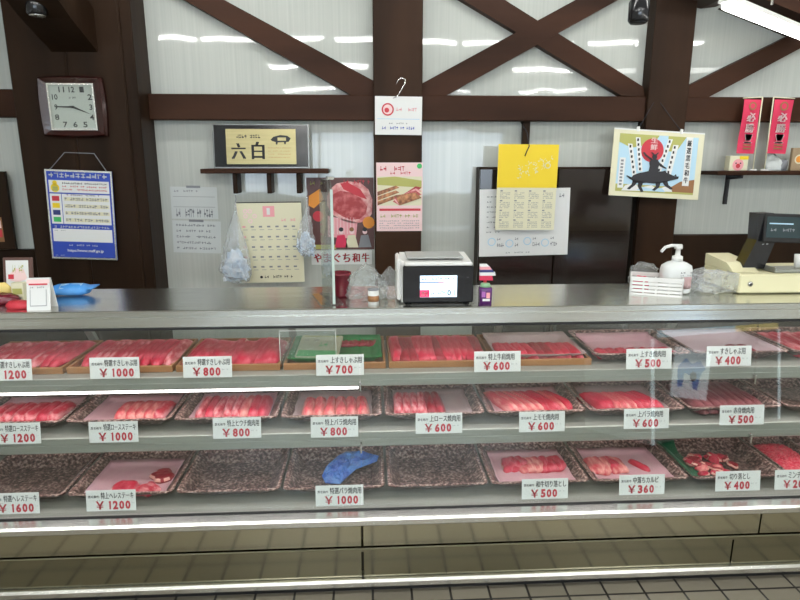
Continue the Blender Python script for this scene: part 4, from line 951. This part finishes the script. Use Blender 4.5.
def row_fill(kind, x, y, z, n, u0, u1, v, mk, mm, lean, label, cat, group, name='beef_slice', jit=.2, vs_=0, zrot=0, dz=0.0):
    W2, D = .383, .33; rd = random.Random(int(x*1000)+n)
    for i in range(n):
        u = u0+(u1-u0)*(i+.5)/n; u = u if kind == 'wood' else .5+(u-.5)*.84
        s = rd.randint(1, 4); m = mm[rd.randint(0, len(mm)-1)]
        loc = (x+u*W2, y+(v+vs_*(i % 2))*D+rd.uniform(-1, 1)*jit*.02, z+.0075+dz+rd.uniform(0, .0012))
        key = (mk.__name__, tag_, s, m.name)
        if key not in protos or True:
            mker = mk(s*1.7, m)
        if key in protos: hd = max(abs(v.co.y) for v in protos[key].data.vertices)
        else:
            tmp = mker(); hd = max(abs(v[1]) for v in tmp.v); mker = (lambda t_=tmp: t_)
        f_, bk = (.012, .338) if kind == 'wood' else (.042, .300)
        if 2*hd > bk-f_: yy = (f_+bk)/2
        else: yy = min(max(loc[1]-y, f_+hd), bk-hd)
        loc = (loc[0], y+yy, loc[2]+(.006 if kind == 'wood' else .001))
        piece(name, key, mker, loc, (0, -lean, zrot+rd.uniform(-1, 1)*jit*.4), label, cat, group)
def liner(x, y, z, label, m=LINER, u0=.10, u1=.90, v0=.045, v1=.90, seed=1, group=None):
    W2, D = .383, .33
    def fn(u, v):
        U = u0+(u1-u0)*u; V = v0+(v1-v0)*v; ex = min(U, 1-U)*W2; ey = min(V, 1-V)*D; e = min(ex, ey)
        h = .0050 if e > .054 else .0050+(.054-e)*.84
        h = min(h, .043)
        return (U*W2+.004*noise.noise(Vector((V*5, seed, 0))), V*D+.006*noise.noise(Vector((U*5, seed, 3))), h+.0022*(1+noise.noise(Vector((U*6+seed, V*6, seed)))) )
    MB().sheet(fn, 22, 18, .0008, m).build('paper_liner', None, (x, y, z), label=label, cat='paper', group=group)

def bx(row, i):     # left edge x of tray i
    Y, zf = {1: (2.152, .817), 2: (2.122, .60), 3: (2.052, .34)}[row]
    ref = {1: (174, 366), 2: (172, 424), 3: (174, 497)}[row]
    return at(*ref, Y).x+(i-2)*PITCH_X+.006, Y, zf+.0006

trays = []
def T_(row, i, kind, desc, what=None):
    x, y, z = bx(row, i)
    place_tray(kind, x, y, z, '%s, %s from left on the %s' % (desc, ORD[i], ROWN[row]) if i else '%s, cut by the left edge on the %s' % (desc, ROWN[row]), 'trays on the '+ROWN[row])
    return x, y, z
def g_(row, i, s): return ('%s in the %s tray from left, %s' % (s, ORD[i], ROWN[row]) if i else '%s in the leftmost tray, %s' % (s, ROWN[row]))

def slices(row, i, n, u0, u1, v, mk, mm, lean, s, cat='meat', name='beef_slice', **k):
    x, y, z = bx(row, i); lb = g_(row, i, s)
    global tag_; tag_ = '%d.%d' % (row, i) if mk.__name__ == '<lambda>' else ''
    row_fill('wood' if row == 1 and i < 6 else 'speck', x, y, z, n, u0, u1, v, mk, mm, lean, lb, cat, lb, name, **k)
SH = lambda s, m: shaved(s, m)
def shv(s, m): return shaved(s, m, .066, .315, .030)
def stk(s, m): return steak(s, m)
def rol(s, m): return roll(s, m)
def bigs(s, m): return big(s, m, .125, .315, .028)
def wideroll(s, m): return roll(s, m, .062, .16, .036)
def shortsh(s, m): return shaved(s, m, .045, .14, .012)
def thick(s, m): return roll(s, m, .052, .215, .038)
def half(s, m): return shaved(s, m, .06, .19, .028)
# --- top shelf
T_(1, 0, 'wood', 'wooden framed tray heaped with shaved beef'); slices(1, 0, 8, .09, .94, .52, shv, [M_RED, M_MARB], R(12), 'wavy shaved beef slice')
T_(1, 1, 'wood', 'wooden framed tray of shingled beef'); slices(1, 1, 14, .09, .96, .52, lambda s, m: shaved(s, m, .05, .315, .032), [M_MARB, M_RED], R(20), 'shingled marbled beef slice')
T_(1, 2, 'wood', 'wooden framed tray of large flat slices'); slices(1, 2, 4, .06, .96, .52, bigs, [M_RED], R(5), 'large flat red beef slice')
x, y, z = T_(1, 3, 'wood', 'wooden framed tray with green plastic liner')
liner(x, y, z, 'green plastic liner in the fourth tray of the top shelf', GRNL, .035, .965, .04, .96, 4)
for k in range(8): piece('beef_slice', ('halfb', k % 3), shaved(k*1.3+1, M_DEEP, .075, .075, .014), (x+.050+k*.040, y+.285, z+.0095), (0, R(-6), 0), 'dark red shaved beef slice at the back of the green lined tray', 'meat', 'beef slices behind the green liner')
T_(1, 4, 'wood', 'wooden framed tray of finely shaved beef'); slices(1, 4, 13, .06, .95, .50, shv, [M_RED, M_DEEP], R(10), 'finely shaved red beef slice')
x, y, z = T_(1, 5, 'wood', 'wooden framed tray, half bare grey paper'); liner(x, y, z, 'greyish pink paper liner in the sixth tray of the top shelf', LINERG, .035, .965, .04, .96, 5)
slices(1, 5, 9, .10, .93, .32, half, [M_RED, M_DEEP], R(10), 'short shaved red beef slice')
x, y, z = T_(1, 6, 'speck', 'speckled tray with very little beef'); liner(x, y, z, 'pale pink paper liner in the seventh tray of the top shelf', LINER, .08, .92, .05, .94, 6)
slices(1, 6, 7, .02, .98, .14, lambda s, m: shaved(s, m, .055, .09, .022), [M_RED], R(10), 'short red beef slice')
x, y, z = T_(1, 7, 'speck', 'speckled tray with pale paper, nearly empty'); liner(x, y, z, 'wide pale pink paper liner in the eighth tray of the top shelf', mat('whiter liner', (.70, .55, .60), .5), .05, .96, .05, .96, 7)
slices(1, 7, 2, .60, .85, .2, shortsh, [M_DEEP], R(8), 'last dark red beef slice')
x, y, z = T_(1, 8, 'speck', 'speckled tray cut by the right edge'); slices(1, 8, 6, .05, .9, .5, shv, [M_RED, M_MARB], R(14), 'bright red beef slice')
# --- middle shelf
x, y, z = T_(2, 0, 'speck', 'speckled tray of loin steaks'); liner(x, y, z, 'pink paper liner in the leftmost tray of the middle shelf', seed=11); slices(2, 0, 6, .12, .95, .45, wideroll, [M_MARB, M_RED], R(16), 'overlapping marbled loin steak', name='beef_steak')
x, y, z = T_(2, 1, 'speck', 'speckled tray of marbled loin steaks on pink paper'); liner(x, y, z, 'pink paper liner in the second tray of the middle shelf', seed=12); slices(2, 1, 5, .38, .94, .42, wideroll, [M_PINKY, M_MARB], R(18), 'overlapping pale marbled loin steak', name='beef_steak')
x, y, z = T_(2, 2, 'speck', 'speckled tray with a row of red grilling slices'); liner(x, y, z, 'pink paper liner in the third tray of the middle shelf', seed=13); slices(2, 2, 8, .10, .93, .34, thick, [M_PINKY, M_RED, M_MARB], R(10), 'thick red grilling slice')
x, y, z = T_(2, 3, 'speck', 'speckled tray with a row of rolls'); liner(x, y, z, 'pink paper liner in the fourth tray of the middle shelf', LINERG, seed=14); slices(2, 3, 6, .14, .92, .32, rol, [M_PINKY], R(0), 'rolled marbled rib slice', jit=.15)
x, y, z = T_(2, 4, 'speck', 'speckled tray half bare at right'); liner(x, y, z, 'greyish paper liner in the fifth tray of the middle shelf', LINERG, seed=15); slices(2, 4, 6, .05, .62, .36, thick, [M_MARB, M_DEEP], R(14), 'leaning marbled loin slice')
x, y, z = T_(2, 5, 'speck', 'speckled tray of long leaning round slices'); liner(x, y, z, 'pink paper liner in the sixth tray of the middle shelf', seed=16); slices(2, 5, 8, .10, .94, .42, thick, [M_RED, M_PINKY], R(14), 'long red round slice', zrot=R(25))
x, y, z = T_(2, 6, 'speck', 'speckled tray of slanting rib slices'); liner(x, y, z, 'pink paper liner in the seventh tray of the middle shelf', LINERG, seed=17); slices(2, 6, 9, .08, .80, .40, rol, [M_PINKY, M_RED], R(14), 'slanting fatty rib slice', zrot=R(28))
x, y, z = T_(2, 7, 'speck', 'speckled tray of dull brownish lean beef'); slices(2, 7, 8, .10, .94, .48, shv, [M_BRN], R(12), 'dull brownish lean beef slice')
x, y, z = T_(2, 8, 'speck', 'speckled empty tray at the right edge')
# --- bottom deck
x, y, z = T_(3, 0, 'speck', 'empty speckled tray')
x, y, z = T_(3, 1, 'speck', 'speckled tray with three small steaks'); liner(x, y, z, 'pink paper liner in the second tray of the bottom deck', seed=21)
for k, (u, v, s_, lb) in enumerate(((.46, .28, 2, 'small round fillet steak, left of three on pink paper'), (.70, .22, 3, 'small round fillet steak, front right of three on pink paper'), (.76, .52, 4, 'dark fillet steak, rearmost of three on pink paper'))):
    piece('fillet_steak', ('fil', k), steak(s_, (M_RED, M_MARB, M_DEEP)[k], .088, .085, .022), (x+u*.383, y+v*.33, z+.009), (0, 0, k), lb, 'meat', 'fillet steaks on the bottom deck')
T_(3, 2, 'speck', 'empty speckled tray'); T_(3, 3, 'speck', 'empty speckled tray under a blue film'); T_(3, 4, 'speck', 'empty reddish speckled tray')
x, y, z = T_(3, 5, 'speck', 'speckled tray with a short row of slices'); liner(x, y, z, 'pink paper liner in the sixth tray of the bottom deck', seed=25)
slices(3, 5, 7, .22, .88, .56, lambda s, m: steak(s, m, .08, .11, .024), [M_RED, M_PINKY], R(16), 'small red rib slice')
x, y, z = T_(3, 6, 'speck', 'speckled tray with sparse rib pieces'); liner(x, y, z, 'pink paper liner in the seventh tray of the bottom deck', seed=26)
slices(3, 6, 4, .06, .42, .50, lambda s, m: steak(s, m, .08, .13, .022), [M_RED, M_PINKY], R(12), 'small bright red rib piece')
piece('beef_slice', 'lone', shaved(9, M_RED, .035, .11, .016), (x+.66*.383, y+.5*.33, z+.008), (0, 0, R(30)), 'single red rib piece apart on the right of the pink paper', 'meat', None)
x, y, z = T_(3, 7, 'speck', 'speckled tray with a loose heap of trimmings')
liner(x, y, z, 'dark green plastic sheet at the left inside the trimmings tray', mat('green film', (.02, .12, .06), .3), .0, .22, .03, .97, 9)
rd = random.Random(5)
for k in range(22):
    piece('beef_scrap', ('scr', k % 4), steak(k % 4+1.5, (M_RED, M_DEEP, M_PINKY, M_RED)[k % 4], .05, .04, .014), (x+(.22+.42*rd.random())*.383, y+(.2+.45*rd.random())*.33, z+.006+.016*rd.random()), (rd.uniform(-.3, .3), rd.uniform(-.3, .3), rd.random()*6), 'small red beef trimming in the loose heap at right', 'meat', 'beef trimmings in a loose heap')
# green divider boards
MB().box(x-.002, y+.02, z+.036, x+.16, y+.31, z+.038, mat('green film', (.03, .16, .08), .3)).build('green_sheet', None, None, label='dark green plastic sheet lying over the tray left of the trimmings', cat='sheet') if False else None
x8 = x+PITCH_X
# mince tray (narrower)
x, y, z = bx(3, 8); o = copyo(ts); o.location = (x, y, z); o.scale = (.50, 1, 1); tag(o, 'narrow speckled tray heaped with minced beef at right of the bottom deck', 'tray', 'trays on the bottom deck')
def mince():
    mb = MB(); n = 44
    def fn(u, v):
        uu, vv = u*2-1, v*2-1; e = max(0, 1-abs(uu)**4)*max(0, 1-abs(vv)**4)
        h = .012+.034*e**.6+.008*e*noise.noise(Vector((u*16, v*34, 0)))+.005*e*noise.noise(Vector((u*40, v*60, 4)))
        return (.015+u*.155, .025+v*.275, h)
    mb.sheet(fn, n, 60, .0005, meatmat('mince beef', (.60, .02, .06), (.80, .20, .22), .45, .7, 120, (1, 1, 1))); return mb
tag(mince().build('minced_beef', None, (x, y, z)), 'bright red minced beef heap in the narrow tray at right', 'meat', None, 'stuff')
x, y, z = bx(3, 8); x += .197
o = copyo(ts); o.location = (x, y, z); tag(o, 'speckled tray with pale paper at the right end of the bottom deck', 'tray', 'trays on the bottom deck')
liner(x, y, z, 'pale pink paper liner at the right end of the bottom deck', seed=31)
slices(3, 9, 3, 0, .4, .3, stk, [M_PINKY], R(8), 'x') if False else None

# ---- blue film over the back of the fourth bottom tray
x, y, z = bx(3, 3)
out = [(322, 477), (326, 468), (338, 457), (346, 453), (362, 452.5), (379, 457), (377, 462), (366, 466), (356, 470), (347, 478), (340, 485), (325, 484)]
def plane_pt(px, py):   # sloping plane resting on the tray bottom front and its rear rim
    d = fwd+rgt*((px-400)/F)+upv*((300-py)/F); n = Vector((0, -.28, 1)).normalized(); p0 = Vector((0, y+.10, z+.032)); t = (p0-CAM).dot(n)/d.dot(n); return CAM+d*t
ctr = plane_pt(349, 467); ws = [plane_pt(*q)-ctr for q in out]; N = len(ws); w = MB(); rs = []
def bump(p, k, r): return .026*(abs(noise.noise(Vector((p.x*26, p.y*26, 1))))+.5*abs(noise.noise(Vector((p.x*60, p.y*60, 4)))))*(1-r**6)+.006*(1-r*r)
ws = [ws[k]*(1-q)+ws[(k+1) % N]*q for k in range(N) for q in (0, .25, .5, .75)]; N = len(ws)
for r in (1, .93, .85, .75, .65, .54, .42, .3, .2, .1, .03): rs.append([tuple(Vector((q.x*r, q.y*r, q.z*r+.004+bump(q*r, 0, r)))) for q in ws])
lo = [tuple(Vector((q.x*.99, q.y*.99, q.z*.99))) for q in ws]
w.rings([lo]+rs, GLOVE, True, False); w.build('blue_film', None, ctr+Vector((0, 0, .002)), label='crumpled blue plastic film draped over an empty tray of the bottom deck', cat='plastic film')

# ---- printed pack and clear stand in the green tray
x, y, z = bx(1, 3)
c, wd, ht = spx(287, 334, 335, 362, y+.2)
t = MB(); t.M = Matrix.Translation((x+.122, y+.17, z+.030)) @ Matrix.Rotation(R(9), 4, 'X') @ Matrix.Rotation(R(-4), 4, 'Z')
t.box(-.085, -.10, 0, .085, .10, .012, mat('pale green packet', (.50, .50, .36), .4), .004)
t.M = t.M @ Matrix.Translation((0, 0, .0125)) @ Matrix.Rotation(R(-90), 4, 'X'); t.frame(.17, .2, 0)
t.rect(.05, .72, .95, .97, GRN, 1).rect(.08, .06, .9, .10, OLIV, 1).scrib(.5, .35, .9, .55, GRN, 4, 1).scrib(.1, .2, .45, .3, GREY, 6, 1)
t.build('seasoning_packet', None, None, label='pale packet with green leaf print propped in the green lined tray', cat='packet')
c, wd, ht = spx(279.5, 331, 336, 362, y+.03); ht = c.z+ht/2-z-.008
t = MB(); e = .0016; w2, h2 = wd/2, ht/2
t.box(-w2, 0, -h2, w2, .003, h2, ACRYL)
for q in ((-w2-.001, -h2, -w2+e, h2), (w2-e, -h2, w2+.001, h2), (-w2, h2-e, w2, h2+.001)): t.box(q[0], -.001, q[1], q[2], .004, q[3], PAPERG)
t.build('clear_stand', None, (c.x, y+.035, z+.008+h2), label='clear acrylic card stand with white edges in the green lined tray', cat='stand')

# ---- price cards
CW, CH = .174, .077
def price(px, py, Y, name, val, row, roll=0):
    c = at(px, py, Y); t = MB(); t.box(-CW/2, 0, -CH/2, CW/2, .0015, CH/2, PAPER); t.frame(CW, CH, 0)
    t.text('黒毛和牛', .04, .24, .27, .37, INK, 1, .03)
    L_ = min(.66, .094*len(name)); t.text(name, .30, .10, .30+L_, .42, INK, 1, .035)
    t.text('￥', .19, .52, .36, .92, REDD, 1, .05).scrib(.22, .47, .32, .51, GREY, 3, 1)
    n = len(val); dw = .125
    for i, ch in enumerate(val):
        x0_ = .41+i*dw; 
        if ch == '1': t.poly([(x0_+.035, .58), (x0_+.06, .52), (x0_+.085, .52), (x0_+.085, .92), (x0_+.052, .92), (x0_+.052, .60)], REDD, 1)
        else: t.text(ch, x0_, .51, x0_+dw*.84, .93, REDD, 1, .05)
    t.scrib(.42+n*dw, .60, min(.97, .42+n*dw+.13), .65, GREY, 5, 1)
    t.build('price_card', None, c, (R(-8), roll, 0), label='white price card reading %s yen, %s' % (val, row), cat='price card', group='price cards on the shelf edges')
r1, r2, r3 = 2.094, 2.062, 1.985
price(6.5, 370, r1, '特選すきしゃぶ用', '1200', 'leftmost on the top shelf edge')
price(114.5, 368, r1, '特選すきしゃぶ用', '1000', 'second from left on the top shelf edge')
price(207.5, 367, r1, '特選すきしゃぶ用', '800', 'below the large flat beef slices')
price(340, 365, r1, '上すきしゃぶ用', '700', 'in front of the green lined tray')
price(497.5, 361.5, r1, '特上牛肩焼用', '600', 'on the top shelf edge right of the middle')
price(649, 358.8, r1, '上すき焼肉用', '500', 'on the top shelf edge at right')
price(729, 356, r1, 'すきしゃぶ用', '400', 'rightmost on the top shelf edge')
price(15.5, 433.5, r2, '特選ロースステーキ', '1200', 'leftmost on the middle shelf edge')
price(113.5, 432, r2, '特選ロースステーキ', '1000', 'below the pale loin steaks on the middle shelf')
price(237, 428, r2, '特上ヒウチ焼肉用', '800', 'third from left on the middle shelf edge')
price(334.5, 427, r2, '特上バラ焼肉用', '800', 'below the rolled rib slices')
price(439, 423.3, r2, '上ロース焼肉用', '600', 'left of three alike on the middle shelf edge')
price(542, 421.7, r2, '上モモ焼肉用', '600', 'middle of three alike on the middle shelf edge')
price(646.5, 418.7, r2, '上バラ焼肉用', '600', 'right of three alike on the middle shelf edge')
price(742, 415, r2, '赤身焼肉用', '500', 'below the brownish lean beef')
price(14, 503.5, r3, '特選ヘレステーキ', '1600', 'leftmost on the bottom deck')
price(111, 500.5, r3, '特上ヘレステーキ', '1200', 'below the three small steaks')
price(339.5, 495.5, r3, '特選バラ焼肉用', '1000', 'below the blue plastic film')
price(545, 488.8, r3, '和牛切り落とし', '500', 'below the short row of slices on the bottom deck')
price(642, 484.7, r3, '中落ちカルビ', '360', 'on the bottom deck')
price(738, 481, r3, '切り落とし', '400', 'below the loose beef trimmings')
price(797, 479.5, r3, 'ミンチ', '200', 'cut by the right edge of the bottom deck')

# ================================================================ LIGHT AND VIEW
def area(name, loc, rot, sx, sy, e, col=(1, .99, .95)):
    l = bpy.data.lights.new(name, 'AREA'); l.shape = 'RECTANGLE'; l.size = sx; l.size_y = sy; l.energy = e; l.color = col
    o = bpy.data.objects.new(name, l); C.objects.link(o); o.location = loc; o.rotation_euler = rot; return o
area('staff_fill', (.8, 2.75, ZC-.1), (0, 0, 0), 4.5, .15, STAFF_E)  # added fill over the staff side, no lamp seen there
area('case_light', (.2, 2.10, 1.028), (R(-25), 0, 0), 4.2, .02, CASE_E, (1, .92, .93))
area('case_light', (.2, 2.14, .760), (R(-25), 0, 0), 4.2, .015, CASE_E*.5, (1, .92, .93))
area('case_light', (.2, 2.12, .534), (R(-25), 0, 0), 4.2, .015, CASE_E*.3, (1, .92, .93))
wd_ = bpy.data.worlds.new('world'); SC.world = wd_; wd_.use_nodes = True
bg = wd_.node_tree.nodes['Background']; bg.inputs[0].default_value = (.75, .85, 1, 1); bg.inputs[1].default_value = 10
SC.view_settings.view_transform = 'Standard'; SC.view_settings.look = 'None'; SC.view_settings.exposure = EXPO; SC.view_settings.gamma = 1
SC.cycles.max_bounces = 8; SC.cycles.transparent_max_bounces = 32; SC.cycles.glossy_bounces = 4; SC.cycles.sample_clamp_indirect = 4; SC.cycles.use_denoising = True
for k, x in enumerate((-.8, .8, 2.4)):  # out-of-view fittings added to go with the staff side fill
    c = copyo(first); c.location = (x, 2.75, ZC); c['label'] = 'added unseen white fluorescent ceiling fitting %s, over the staff side behind the counter' % ('left', 'middle', 'right')[k]
